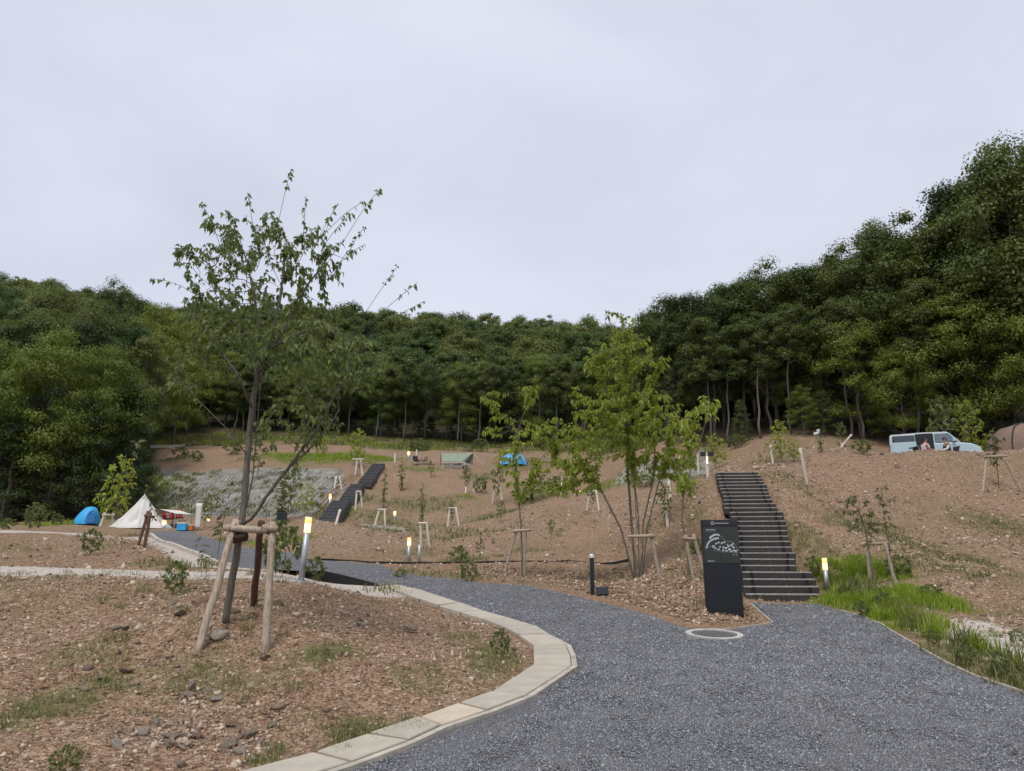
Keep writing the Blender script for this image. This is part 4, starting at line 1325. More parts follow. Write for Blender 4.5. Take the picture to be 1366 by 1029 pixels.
def tree_from(label, foot, stems, attr, leaf, *, shoots_to=None, name='young_tree', step=.12, infl=1.2, kill=.2, rt=.004, rs=1.0, rcap=None, expo=2.3,
              per=2, back=3, droop=.6, size=(.06, .1), width=.5, curl=.25, fine=False, bark='bark', group=None, cat='tree', jit=.0, keep=1.0):
    t = thing(name, label, cat, foot, group=group)
    org = np.array(t.location)
    N_, PAR = grow(attr, stems, step, infl, kill)
    if shoots_to:
        N_, PAR = list(N_), list(PAR); base_ = np.array(N_)
        for (start, end) in shoots_to:
            j = int(np.argmin(((base_ - start) ** 2).sum(1)))
            a_ = N_[j]; m_ = max(3, int(np.linalg.norm(end - a_) / .09)); pr = j
            for q in range(1, m_ + 1):
                f_ = q / m_
                N_.append(a_ + (end - a_) * f_ + np.array([0, 0, .05 * np.sin(f_ * 3.14)])); PAR.append(pr); pr = len(N_) - 1
        N_, PAR = np.array(N_), np.array(PAR)
    rad, chains, tips, kids = skeleton(N_, PAR, rt, expo)
    link('trunk', wood_mesh(N_, rad, chains, 'trunk', rs, rcap, org, .0036 if shoots_to else .0025), M[bark], t, True)
    b, d = twig_leaves(N_, PAR, rad, tips, kids, per, back, droop, jit)
    if keep < 1:
        k = RNG.random(len(b)) < keep; b, d = b[k], d[k]
    link('crown', leaf_mesh('crown', b - org, d, RNG.uniform(size[0], size[1], len(b)), width, .18, curl, fine), M[leaf], t)
    return t

def path(pix, d0, foot=None, dd=None, n=5):
    """stem polyline through sighted points at about d0 metres"""
    pts = [P(u, v, d0 + (dd[i] if dd else 0)) for i, (u, v) in enumerate(pix)]
    if foot is not None: pts[0] = np.array(foot) - np.array([0, 0, .06])
    out = [pts[0]]
    for a, b in zip(pts, pts[1:]):
        m = max(1, int(np.linalg.norm(b - a) / .12))
        for k in range(1, m + 1):
            f = k / m
            out.append(a + (b - a) * f + (RNG.normal(0, .006, 3) if k < m else 0))
    return out

# ---- the big staked tree on the near mound
ft = GL(300, 834, 7.5); D = ft[1]
s1 = path([(300,834),(312,760),(322,700),(328,640),(333,580),(338,530),(344,505)], D, ft, [0, 0, 0, .05, .1, .1, .1])
nA = len(s1)
s2 = path([(323,700),(337,640),(342,585),(347,520),(352,470)], D, None, [0, .12, .2, .3, .35])
s3 = path([(325,706),(362,654),(388,620),(410,590),(432,560),(446,530)], D, None, [-.02, -.15, -.25, -.3, -.35, -.4])
s4 = path([(333,600),(318,592),(300,570),(282,552),(262,532),(240,508)], D, None, [0, -.1, -.2, -.3, -.35, -.4])
s5 = path([(390,618),(408,604),(432,578),(452,548)], D, None, [-.25, -.1, .1, .2])
stems = [(s1, -1)]
def near_idx(stems, p):
    off = 0; best = (9e9, 0)
    for (pl, _) in stems:
        for i, q in enumerate(pl):
            dd_ = np.linalg.norm(q - p)
            if dd_ < best[0]: best = (dd_, off + i)
        off += len(pl)
    return best[1]
for s in (s2, s3, s4, s5):
    stems.append((s[1:], near_idx(stems, s[0])))
shoots = [(268,270),(330,257),(388,226),(408,262),(452,272),(487,268),(508,251),(487,303),(487,326),(530,356),(557,377),(566,402),(202,372),(234,332),(218,470),
          (216,520),(528,490),(355,290),(300,280),(290,300),(425,300),(470,285),(340,300),(372,300),(455,350),(470,330),(245,350),(262,330),(520,470),(460,320),(310,310),(440,290)]
for k, (u, v) in enumerate(shoots):
    # long straight shoots that leave the crown
    cu, cv = 362 + (u - 362) * .38, 395 + (v - 395) * .30
    if v > 440 or u > 510: cu, cv = (430, 520) if u > 350 else (262, 532)
    a = RNG.uniform(-.4, .4)
for lim in ([(344,505),(325,450),(300,410),(285,370)], [(344,505),(345,440),(338,390),(330,350)], [(347,495),(365,440),(375,390),(380,345)], [(347,495),(385,430),(410,380),(440,340)], [(335,545),(318,500),(285,455),(262,425)], [(352,470),(390,450),(430,430)]):
    pl = path(lim, D, None, [0] + list(np.cumsum(RNG.uniform(-.2, .25, len(lim) - 1))))
    stems.append((pl[1:], near_idx(stems, pl[0])))
attr = [px_blob(345,380,D+.1,108,60,1.0,430), px_blob(352,325,D+.1,96,36,.8,190), px_blob(420,340,D+.1,52,34,.6,90), px_blob(350,440,D+.2,104,44,.9,240), px_blob(415,480,D-.2,88,54,.8,340),
        px_blob(470,485,D-.3,56,42,.5,150), px_blob(405,560,D-.2,52,40,.6,150), px_blob(262,480,D-.2,42,34,.5,60), px_blob(240,515,D-.3,26,18,.3,30), px_blob(285,430,D+.1,50,40,.6,70),
        px_blob(248,342,D+.1,24,18,.3,26)]
sh = []
for (u, v) in shoots:
    dz = RNG.uniform(-.5, .5)
    if v > 440 or u > 510: cu, cv = (455, 480) if u > 350 else (262, 500)
    else: cu, cv = 362 + (u - 362) * .72, 400 + (v - 400) * .52
    sh.append((P(cu, cv, D + dz), P(u, v, D + dz)))
attr = np.concatenate(attr)
tree_from('tallest planted tree in front, loose crown over a tripod on the near mound', ft, stems, attr, 'leaf_main', shoots_to=sh, name='young_tree', step=.075, infl=.95, kill=.09, rt=.0027, rs=1.0, rcap=.076, expo=2.35,
          per=3, back=4, droop=.75, size=(.046, .078), width=.64, curl=.35, fine=True, bark='bark', keep=.85)

# ---- many stemmed bright green tree in the middle
ft = GL(850, 771, 16); D = ft[1]
pa = [[(846,771),(828,705),(800,650),(785,628),(772,610)], [(849,772),(842,690),(838,640),(838,590),(836,540),(834,480)], [(852,772),(852,690),(846,640),(842,600),(850,560)],
      [(855,772),(858,700),(868,655),(874,620),(872,570),(868,520)], [(853,773),(858,730),(850,700),(846,650),(842,610)], [(857,772),(864,700),(880,640),(890,610),(893,570)]]
stems = []
for i, p in enumerate(pa):
    f = np.array([px_x(p[0][0], D, ft[2]), D + RNG.uniform(-.15, .15), ft[2]])
    stems.append((path(p, D, f, [0] + list(np.cumsum(RNG.uniform(-.18, .22, len(p) - 1)))), -1))
attr = np.concatenate([px_blob(834,488,D,62,40,1.0,170), px_blob(838,452,D,34,20,.5,50), px_blob(838,560,D,72,42,1.3,220), px_blob(872,590,D,62,48,1.2,190), px_blob(795,565,D,42,38,.9,130), px_blob(770,612,D,40,34,.8,130),
                       px_blob(742,575,D,26,20,.5,60), px_blob(758,650,D,30,16,.5,40), px_blob(905,620,D,28,26,.7,50), px_blob(775,530,D,22,16,.4,24), px_blob(846,425,D,5,14,.15,8), px_blob(808,415,D,4,12,.1,6), px_blob(865,540,D,45,22,.9,60)])
tree_from('wide many stemmed bright green tree in the middle of the soil island', ft, stems, attr, 'leaf_young', step=.16, infl=1.6, kill=.17, rt=.0045, rcap=.05, expo=2.4, per=7, back=5, droop=.45, size=(.09, .15), width=.54, curl=.3, keep=.8)

# ---- slim sapling on the island
ft = GL(697, 768, 18); D = ft[1]
stems = [(path([(697,768),(695,700),(690,650),(688,610),(688,575),(684,560)], D, ft), -1)]
stems.append((path([(688,580),(696,560),(703,540),(706,520)], D)[1:], near_idx(stems, P(688, 580, D))))
stems.append((path([(694,670),(705,640),(716,620)], D)[1:], near_idx(stems, P(694, 670, D))))
attr = np.concatenate([px_blob(655,530,D,24,12,.5,26), px_blob(708,525,D,16,18,.5,36), px_blob(660,560,D,22,10,.5,22), px_blob(706,580,D,26,14,.5,36), px_blob(652,578,D,16,8,.4,14), px_blob(715,625,D,26,24,.6,34), px_blob(668,612,D,18,20,.5,20), px_blob(690,640,D,30,20,.5,18), px_blob(745,590,D,10,20,.4,12)])
tree_from('slim sapling with tufted branches between two poles on the soil island', ft, stems, attr, 'leaf_young', step=.16, infl=1.5, kill=.24, rt=.005, rcap=.06, expo=2.3, per=7, back=4, droop=.6, size=(.09, .16), width=.48, curl=.35)

# ---- thin tree left of the sign
ft = GL(921, 768, 14); D = ft[1]
stems = [(path([(921,768),(914,720),(910,690),(912,660),(922,625),(934,590),(941,565)], D, ft), -1)]
stems.append((path([(911,680),(925,650),(932,640)], D)[1:], near_idx(stems, P(911, 680, D))))
attr = np.concatenate([px_blob(938,545,D,26,22,.6,60), px_blob(915,565,D,20,14,.4,28), px_blob(910,640,D,18,14,.4,26), px_blob(955,540,D,12,10,.3,14), px_blob(918,600,D,20,18,.4,26)])
tree_from('thin leaning tree with a light tuft of leaves just left of the map sign', ft, stems, attr, 'leaf_young', step=.14, infl=1.4, kill=.2, rt=.0045, rcap=.03, expo=2.4, per=4, back=3, droop=.8, size=(.11, .18), width=.5, curl=.35)

# ---- twin saplings right of the stairs
ft = GL(1168, 778); D = ft[1]
stems = [(path([(1168,778),(1160,740),(1152,700),(1145,680)], D, ft), -1), (path([(1190,755),(1185,720),(1179,690),(1176,655)], D + .5, GL(1190, 757)), -1)]
attr = np.concatenate([px_blob(1142,680,D,26,26,.5,60), px_blob(1160,705,D,22,16,.5,30), px_blob(1178,660,D+.4,16,26,.4,44), px_blob(1185,700,D+.4,16,12,.3,14), px_blob(1140,705,D,14,12,.3,12)])
tree_from('twin thin saplings standing in the grass right of the stairs', ft, stems, attr, 'leaf_dry', step=.11, infl=1.1, kill=.16, rt=.004, rcap=.028, expo=2.4, per=3, back=2, droop=.7, size=(.06, .105), width=.5)

# ---- small tree on the right crest
ft = GL(1333, 652); D = ft[1]
stems = [(path([(1333,652),(1330,625),(1327,600),(1326,585)], D, ft), -1)]
attr = np.concatenate([px_blob(1326,585,D,15,18,.4,40), px_blob(1324,608,D,18,12,.4,30)])
tree_from('small thin tree on the right hand crest between splayed poles', ft, stems, attr, 'leaf_dry', step=.14, infl=1.2, kill=.2, rt=.005, rcap=.03, expo=2.4, per=3, back=3, droop=.7, size=(.09, .15), width=.5)

# ---- other young trees: one grown from each of five kinds, the rest are copies
def proto(kind, label, foot, h):
    """young tree of height 1 unit = h metres, grown at the origin"""
    f = np.array([0, 0, 0.0])
    if kind == 'bushy':
        st_ = [([np.array([RNG.normal(0, .02), RNG.normal(0, .02), z]) * h for z in np.linspace(-.02, .6, 14)], -1)]
        at = np.concatenate([blob((0, 0, .55 * h), (.20 * h, .20 * h, .42 * h), 260), blob((.05 * h, 0, .3 * h), (.24 * h, .2 * h, .16 * h), 90)])
        kw = dict(leaf='leaf_young', per=3, back=2, droop=.4, size=(.045 * h, .075 * h))
    elif kind == 'column':
        st_ = [([np.array([RNG.normal(0, .012), RNG.normal(0, .012), z]) * h for z in np.linspace(-.02, .9, 18)], -1)]
        at = np.concatenate([blob((0, 0, .5 * h), (.10 * h, .10 * h, .48 * h), 200)])
        kw = dict(leaf='leaf_mid', per=3, back=2, droop=.3, size=(.03 * h, .055 * h))
    elif kind == 'sparse':
        st_ = [([np.array([RNG.normal(0, .02), RNG.normal(0, .02), z]) * h for z in np.linspace(-.02, .55, 14)], -1)]
        at = np.concatenate([blob((0, 0, .62 * h), (.22 * h, .2 * h, .36 * h), 70)])
        kw = dict(leaf='leaf_mid', per=3, back=3, droop=.5, size=(.045 * h, .085 * h))
    elif kind == 'weedy':
        st_ = [([np.array([RNG.normal(0, .03), RNG.normal(0, .03), z]) * h for z in np.linspace(-.02, .3, 6)], -1)]
        at = np.concatenate([blob((0, 0, .5 * h), (.42 * h, .42 * h, .45 * h), 90)])
        kw = dict(leaf='leaf_mid', per=3, back=2, droop=.3, size=(.09 * h, .16 * h))
    else:
        st_ = [([np.array([.1 * z * math.sin(z * 5), .05 * z, z]) * h for z in np.linspace(-.02, .8, 14)], -1)]
        at = np.concatenate([blob((.05 * h, 0, .75 * h), (.12 * h, .12 * h, .22 * h), 26), blob((-.04 * h, 0, .45 * h), (.16 * h, .12 * h, .16 * h), 14)])
        kw = dict(leaf='leaf_dry', per=2, back=1, droop=.3, size=(.05 * h, .09 * h))
    leaf = kw.pop('leaf')
    return tree_from(label, (0, 0, 0), st_, at, leaf, name='young_tree' if kind != 'weedy' else 'shrub', step=.055 * h, infl=.5 * h, kill=.075 * h, rt=.0016 * h, rcap=.014 * h, expo=2.4, cat='tree' if kind != 'weedy' else 'shrub', **kw)
PROTO = {}
def young(kind, u, v, vtop, label, dmin=3.0, group=None, wide=1.0, dd=None):
    g = GL(u, v, dmin)
    if dd: g = np.array([px_x(u, dd, 5), dd, 0]); g[2] = LZ(g[0], g[1]); g[0] = px_x(u, dd, g[2])
    h = top_z(vtop, g[1]) - g[2]
    if kind not in PROTO:
        PROTO[kind] = (proto(kind, label, g, 2.0), 2.0)
        r, h0 = PROTO[kind]
        r.location = [float(c) for c in g]
        s = h / h0
        r.scale = (s * wide, s * wide, s); r.rotation_euler = (0, 0, random.uniform(0, 6.28))
        if group: r['group'] = group
        return r
    r, h0 = PROTO[kind]; s = h / h0
    return dup(r, g, random.uniform(0, 6.28), (s * wide, s * wide, s), label, group)
young('bushy', 152, 706, 600, 'bright green sapling in front of the dark wood left of the white tepee', 25)
young('bushy', 476, 622, 568, 'bushy green sapling on the terrace above the far steps', 40, wide=1.1)
young('bushy', 1042, 618, 556, 'bright green sapling behind the top of the stairs', 24, wide=1.1)
young('bushy', 1060, 616, 580, 'low yellowish green bush right of the sapling behind the stairs', 24, wide=1.4)
young('bushy', 1300, 598, 528, 'bright sapling at the wood edge behind the car', dd=40.5)
young('sparse', 1262, 590, 520, 'thin sapling at the wood edge just behind the car roof', dd=41)
young('sparse', 1124, 598, 560, 'thin sapling on the mound by the crossed sticks', 25)
young('column', 1095, 603, 572, 'dark low sapling on the mound behind the stair top', 25, wide=2.0)
young('bushy', 955, 610, 575, 'green bush beside the upper matting at the stair top', dd=33, wide=1.5)
young('column', 512, 678, 622, 'narrow dark sapling right of the far steps', 35)
young('column', 562, 702, 640, 'narrow sapling above the low pole frame on the bare slope', 30)
young('sparse', 602, 700, 668, 'thin sapling inside the pole frame in mid slope', 30)
young('weedy', 640, 657, 636, 'low leafy bush below the blue umbrella', 35, wide=1.1)
young('sparse', 622, 657, 618, 'thin bush on the slope under the green tarp', 35, wide=.9)
young('sparse', 664, 672, 612, 'thin bush in the pale pole frame under the blue umbrella', 35, wide=.8)
young('sparse', 575, 640, 612, 'thin plant below the left end of the green tarp', 40)
young('bushy', 757, 662, 605, 'green leaning sapling on the near crest by the grass', 30)
young('sparse', 790, 683, 640, 'thin sapling on the crest right of the leaning poles', 28)
young('sparse', 888, 704, 640, 'thin sapling at the short barred post', 20)
young('column', 375, 700, 620, 'dark sapling at the foot of the matting behind the big tree', 30, wide=2.2)
young('sparse', 385, 690, 610, 'thin sapling at the foot of the matting near the board', 30)
young('bushy', 408, 690, 640, 'green sapling at the foot of the matting left of the big lamp', 30, wide=1.2)
young('sparse', 345, 640, 560, 'sapling on the terrace above the matting behind the big trunk', 45, wide=1.2)
young('whip', 290, 740, 655, 'leaning thin whip on the second mound left of the tripod', 16, wide=1.6)
young('sparse', 272, 706, 660, 'thin bush on the lane edge right of the cooler bag', 25, wide=1.5)
young('whip', 268, 770, 712, 'thin weed stalk on the pale strip left of the tripod', 9, wide=1.8)
young('weedy', 375, 771, 690, 'weedy twiggy plant on the pale strip behind the tripod', 9.5, wide=.8)
young('weedy', 232, 790, 745, 'straggly green weed at the crest left of the tripod', 9, wide=.8)
young('weedy', 120, 742, 703, 'leafy weed on the second mound below the blue tent', 15, wide=.9)
young('whip', 160, 622, 575, 'slim whip at the wood edge above the white tepee', dd=46)
young('whip', 198, 722, 640, 'bare thin sapling between the dark weathered stakes', 17)
young('weedy', 45, 708, 668, 'leafy bush at the wood edge left of the blue tent', 25, wide=.8)
young('weedy', 75, 706, 684, 'small bush at the wood edge beside the blue tent', 25)
young('weedy', 10, 708, 690, 'low bush in front of the dark wood at the left edge', 25, wide=1.4)
young('weedy', 420, 780, 740, 'small dark weed beside the retaining board', 10, wide=.9)
young('weedy', 667, 882, 836, 'leafy weed at the inner edge of the slab kerb', 6.5, wide=.85)
young('weedy', 85, 1032, 992, 'broad leafed green plant at the bottom left corner', 4, wide=1.3)
young('sparse', 640, 748, 715, 'thin weed clump at the foot of the bare slope beside the edging board', 20, wide=1.0)
young('weedy', 534, 770, 758, 'small green tuft on the point of the island by the lane', 17, wide=1.4)
young('weedy', 625, 776, 742, 'pale green weed clump on the island behind the gravel edge', 17, wide=.8)
young('sparse', 735, 720, 690, 'dry thin plant in the middle of the slope', 20)
young('weedy', 1200, 770, 738, 'bushy weed behind the twin saplings', 14, wide=1.3)
young('weedy', 1085, 770, 740, 'weedy clump just right of the steps', 13, wide=1.0)

for (u, v, vt, lab, w) in [(1150, 824, 800, 'weedy clump at the bend of the gravel edge on the right', 1.3), (1210, 846, 818, 'tall dark weed beside the pale edging strip on the right', .9), (1245, 862, 838, 'leafy weed at the left end of the pale stone strip', 1.2), (1290, 888, 858, 'bushy weed on the verge below the pale stone strip', 1.3), (1335, 905, 866, 'dark leafy weed on the verge near the right edge', 1.1), (1180, 812, 788, 'leafy green clump in the grass below the twin saplings', 1.5), (1130, 800, 776, 'green clump beside the lowest step', 1.3), (1240, 800, 778, 'rounded green clump at the right end of the grass', 1.7), (1360, 862, 838, 'weed at the right edge beside the pale stones', 1.2)]:
    young('weedy', u, v, vt, lab, 6, wide=w)
for (k, u, v, vt, lab, w) in [('weedy', 700, 668, 640, 'leafy bush on the slope right of the blue umbrella', 1.3), ('sparse', 668, 700, 664, 'thin sapling low on the slope left of the island sapling', 1.0), ('weedy', 612, 748, 726, 'weed clump at the edging board left of centre', 1.2), ('sparse', 720, 664, 622, 'sapling on the grassy crest right of the island sapling', 1.1), ('weedy', 745, 655, 634, 'low bush on the grassy crest', 1.6), ('weedy', 860, 650, 632, 'low bush under the upper matting', 1.6), ('column', 535, 655, 612, 'thin dark sapling left of the tarp slope', 1.6), ('weedy', 240, 612, 594, 'round bush on the red terrace at the left', 1.4), ('weedy', 262, 614, 600, 'small bush on the red terrace beside the round one', 1.4), ('weedy', 310, 606, 588, 'bush on the far terrace behind the big trunk', 1.6), ('bushy', 430, 610, 578, 'green bush on the terrace left of the sapling above the far steps', 1.6), ('weedy', 560, 600, 584, 'low bush at the fence above the upper lamp', 2.0), ('weedy', 640, 600, 584, 'low bush at the fence above the green tarp', 2.0), ('weedy', 725, 600, 582, 'low bush at the fence right of the blue shelter', 2.0), ('weedy', 932, 740, 716, 'green weed clump between the thin tree and the sign', 1.3), ('weedy', 985, 600, 578, 'low bush at the wood edge above the stair top', 1.8), ('weedy', 1150, 604, 585, 'low bush at the wood edge left of the car', 1.6)]:
    young(k, u, v, vt, lab, 18, wide=w)

# ------------------------------------------------------------------ grass and weeds (uncountable)
def grass(name, patches, mat):
    Vs, Fs, off = [], [], 0
    for (cx, cy, rx, ry, n, h, wd_) in patches:
        a = RNG.uniform(0, 2 * np.pi, n); r = np.sqrt(RNG.random(n)) * (1 + RNG.normal(0, .18, n))
        x, y = cx + np.cos(a) * r * rx, cy + np.sin(a) * r * ry
        k = vnoise(x, y, max(.18, min(rx, ry) * .28), 51) + .25 * vnoise(x, y, .12, 52) > -.10
        k &= ~inside(ROAD, x, y) | (dist_poly(ROAD, x, y) < .10)
        x, y = x[k], y[k]; m = len(x)
        if not m: continue
        z = land_z(x, y) - .01
        hh_ = h * RNG.uniform(.45, 1.15, m) * np.clip(1.25 - r[k] * .5, .4, 1.3)
        an = RNG.uniform(0, 2 * np.pi, m)
        ln_ = RNG.uniform(.2, 1.15, m) * hh_
        dx, dy = np.cos(an), np.sin(an)
        w = wd_ * RNG.uniform(.6, 1.3, m)
        b = np.column_stack([x, y, z])
        side = np.column_stack([-dy, dx, 0 * dx]) * w[:, None]
        mid = b + np.column_stack([dx * ln_ * .35, dy * ln_ * .35, hh_ * .62])
        tip = b + np.column_stack([dx * ln_, dy * ln_, hh_])
        V = np.stack([b - side, b + side, mid - side * .8, mid + side * .8, tip], 1).reshape(-1, 3)
        f = np.array([(0, 1, 3), (0, 3, 2), (2, 3, 4)], np.int32)
        F = (f[None] + (np.arange(m) * 5)[:, None, None] + off).reshape(-1, 3)
        Vs.append(V); Fs.append(F); off += len(V)
    o = link(name, mesh_np(name, np.concatenate(Vs), np.concatenate(Fs).astype(np.int32)), mat)
    o['kind'] = 'stuff'
    return o
lush, thin = [], []
for (cx, cy, rx, ry, w) in GREEN:
    area = rx * ry * 3.14
    if cy < 12.5 and cx < 2.5:
        thin.append((cx, cy, rx, ry, int(min(9000, area * 1500 * w)), .055 + .04 * w, .0032))
    elif cy < 22 and cx > 4:
        dens = 700 if w > .85 else 160
        (lush if w > .85 else thin).append((cx, cy, rx, ry, int(min(16000, area * dens * 2.6)), .17 * w + .04, .0062))
    elif cy < 30:
        thin.append((cx, cy, rx, ry, int(min(3500, area * 130 * w)), .22, .010))
    elif cy < 120:
        (lush if w > .75 else thin).append((cx, cy, rx, ry, int(min(5200, area * 60 * w)), .24, .022))
# weeds on the matting and along the verge
for _ in range(210):
    u_ = 188 + 270 * RNG.random() ** 2.2; v_ = RNG.uniform(628, 692)
    g_ = G(u_, v_, 30); thin.append((g_[0], g_[1], RNG.uniform(.25, .8), RNG.uniform(.3, .9), int(RNG.uniform(30, 80)), RNG.uniform(.15, .4), .026))
for _ in range(40):
    g_ = G(RNG.uniform(812, 940), RNG.uniform(612, 648), 24); thin.append((g_[0], g_[1], RNG.uniform(.2, .5), RNG.uniform(.2, .6), int(RNG.uniform(20, 50)), RNG.uniform(.1, .3), .018))
for _ in range(60):
    t_ = RNG.random() ** 1.5; u_ = 1110 + 256 * t_; v_ = 800 + 112 * t_ ** 1.15 - RNG.uniform(0, 22)
    g_ = G(u_, v_, 5); (lush if RNG.random() < .4 else thin).append((g_[0], g_[1], RNG.uniform(.08, .3), RNG.uniform(.08, .3), int(RNG.uniform(30, 110)), RNG.uniform(.12, .42), RNG.uniform(.004, .009)))
# rough grass in front of the upper woods
for u in range(205, 860, 9):
    for off in (-13, -10, -7, -4, -1):
        d_ = np.interp(u, [205, 215, 300, 640, 760, 820, 850], [60, 88, 95, 96, 93, 82, 72]) + off + RNG.uniform(-1.4, 1.4)
        if RNG.random() < .6: (lush if RNG.random() < .22 else thin).append((px_x(u + RNG.uniform(-5, 5), d_, 15), d_, RNG.uniform(.7, 1.6), RNG.uniform(.6, 1.3), int(RNG.uniform(50, 110)), RNG.uniform(.3, .75), .035))
# verge along the right edge of the gravel
for (u, v) in [(1110,806),(1135,815),(1160,822),(1185,832),(1205,845),(1225,858),(1250,872),(1275,884),(1300,896),(1330,905),(1362,918),(1390,926),(1420,938),(1450,948),(1490,965)]:
    c = G(u + 14, v - 4)[:2]
    (lush if u < 1215 else thin).append((c[0], c[1], .5, .42, 420 if u < 1215 else 240, .17 if u < 1215 else .11, .005))
# tufts scattered over the soil
for (x0, x1, y0, y1, n, s_) in ((-9, 0, 4.3, 12, 460, 1.15), (4.5, 15, 9, 24, 260, 1.3), (-14, 10, 17, 50, 330, 2.2)):
    q = sample(lambda x, y: ~inside(ROAD, x, y) & (dist_poly(ROAD, x, y) > .25) & in_view(x, y) & (vnoise(x, y, 2.4, 61) > -.12), x0, x1, y0, y1, n)
    for p in q: thin.append((p[0], p[1], random.uniform(.05, .2) * s_, random.uniform(.05, .2) * s_, int(random.uniform(14, 60)), random.uniform(.04, .10) * s_, .003 * s_))
grass('grass', lush, M['grass'])
grass('weeds', thin, M['grass_dry'])

# ------------------------------------------------------------------ the woods
def wood_tree_meshes(h, cr, cb, nclump, per, lsize, flat, seed, trunk_r, lean=.0, skirt=False):
    """trunk with limbs and a crown of leaf clumps; height h, crown radius cr, crown base cb"""
    rg = np.random.default_rng(seed)
    top = h * .86
    tp = [np.array([0, 0, -.6])]
    ang = rg.uniform(0, 6.28)
    for k in range(1, 9):
        f = k / 8
        tp.append(np.array([lean * h * f * f * math.cos(ang) + rg.normal(0, .12), lean * h * f * f * math.sin(ang) + rg.normal(0, .12), top * f]))
    mb = MB(); mb.tube(tp, [trunk_r * (1 - .82 * (k / 8)) for k in range(9)], 8)
    Cs = []
    for i in range(nclump):
        f = (i + .5) / nclump
        z = cb + (h - cb) * (f ** .85)
        e = math.sqrt(max(.03, 1 - ((z - (cb + (h - cb) * .42)) / ((h - cb) * .60)) ** 2)) if not skirt else (1 - f) ** .7 + .08
        a = rg.uniform(0, 6.28) + i * 2.4
        rr = cr * e * math.sqrt(rg.uniform(.12, 1.0))
        ax = np.array([np.interp(z, [p[2] for p in tp], [p[0] for p in tp]), np.interp(z, [p[2] for p in tp], [p[1] for p in tp])])
        Cs.append((ax[0] + rr * math.cos(a) * 1.06, ax[1] + rr * math.sin(a) * 1.06, z + rg.normal(0, .5), cr * rg.uniform(.14, .38)))
        if rr > cr * .3 and rg.random() < .75:
            zz = max(cb * .75, z - rr * .55)
            p0 = np.array([np.interp(zz, [p[2] for p in tp], [p[0] for p in tp]), np.interp(zz, [p[2] for p in tp], [p[1] for p in tp]), zz])
            p2 = np.array(Cs[-1][:3]) - np.array([0, 0, .1])
            p1 = (p0 + p2) / 2 + np.array([0, 0, rr * .08]) + rg.normal(0, .12, 3)
            r0 = trunk_r * .32 * (1 - .6 * f)
            mb.tube([p0, p1, p2], [r0, r0 * .65, r0 * .25], 5)
    bs, ds, sz, fs = [], [], [], []
    for (x, y, z, r) in Cs:
        n = int(per * (r / (cr * .27)) ** 1.7 * rg.uniform(.7, 1.3))
        v = rg.normal(0, 1, (n, 3)); v = norm(v)
        q = np.minimum(np.abs(rg.normal(.64, .32, (n, 1))), rg.uniform(.95, 1.15, (n, 1)))
        c = np.array([x, y, z]) + v * q * np.array([r, r, r * flat])
        bs.append(c)
        d = v * np.array([1, 1, .4]) + rg.normal(0, .8, (n, 3)) + np.array([0, 0, -.2])
        fs.append(v * np.array([1, 1, .8]) + np.array([0, 0, .75]) + rg.normal(0, .38, (n, 3)))
        d = norm(d - fs[-1] * ((d * fs[-1]).sum(1) / (fs[-1] ** 2).sum(1))[:, None] * .85)
        ds.append(d); sz.append(rg.uniform(.65, 1.25, n) * lsize)
    crown = leaf_mesh('crown', np.concatenate(bs), np.concatenate(ds), np.concatenate(sz), .62, .12, .12, False, np.concatenate(fs))
    trunk = mesh_np('trunk', mb.V, mb.F)
    return trunk, crown

KINDS = {
 'oak':    (dict(h=18, cr=4.4, cb=7.0, nclump=84, per=330, lsize=.235, flat=.75, trunk_r=.26), 'leaf_oak'),
 'oak_b':  (dict(h=18, cr=3.9, cb=6.0, nclump=80, per=320, lsize=.235, flat=.8, trunk_r=.22, lean=.05), 'leaf_dark'),
 'tall':   (dict(h=18, cr=3.2, cb=5.5, nclump=84, per=290, lsize=.23, flat=.75, trunk_r=.20), 'leaf_oak'),
 'layer':  (dict(h=12, cr=4.6, cb=2.2, nclump=74, per=330, lsize=.20, flat=.42, trunk_r=.18), 'leaf_layer'),
 'skirt':  (dict(h=12, cr=3.6, cb=.5, nclump=80, per=250, lsize=.20, flat=.6, trunk_r=.20, skirt=True), 'leaf_dark'),
 'bare':   (dict(h=18, cr=3.0, cb=10.5, nclump=44, per=290, lsize=.23, flat=.75, trunk_r=.17, lean=.06), 'leaf_oak'),
 'hill_a': (dict(h=10, cr=4.6, cb=2.5, nclump=58, per=165, lsize=.38, flat=.62, trunk_r=.2), 'leaf_hill'),
 'hill_b': (dict(h=10, cr=4.0, cb=2.0, nclump=54, per=165, lsize=.38, flat=.5, trunk_r=.2), 'leaf_hill'),
 'hill_c': (dict(h=10, cr=4.2, cb=2.2, nclump=56, per=165, lsize=.36, flat=.55, trunk_r=.2), 'leaf_oak'),
}
WM = {}
for i, (k, (kw, lm)) in enumerate(KINDS.items()):
    tr, cr_ = wood_tree_meshes(seed=100 + i, **kw)
    tr.materials.append(M['bark_forest']); cr_.materials.append(M[lm])
    tr.polygons.foreach_set('use_smooth', np.ones(len(tr.polygons), dtype=bool))
    WM[k] = (tr, cr_, kw['h'])
NAMES = {'oak': 'broadleaf_tree', 'oak_b': 'broadleaf_tree', 'tall': 'broadleaf_tree', 'bare': 'broadleaf_tree', 'layer': 'maple_tree', 'skirt': 'dark_tree', 'hill_a': 'broadleaf_tree', 'hill_b': 'broadleaf_tree', 'hill_c': 'broadleaf_tree'}
def wtree(kind, u, vtop, d, label, group, wide=1.0):
    x = px_x(u, d, 10.0)
    z = LZ(x, d); x = px_x(u, d, z + 5)
    z = LZ(x, d)
    tr, cr_, h0 = WM[kind]
    h = max(3.0, top_z(vtop, d) - z)
    return put(kind, x, d, z, h / h0, label, group, wide)
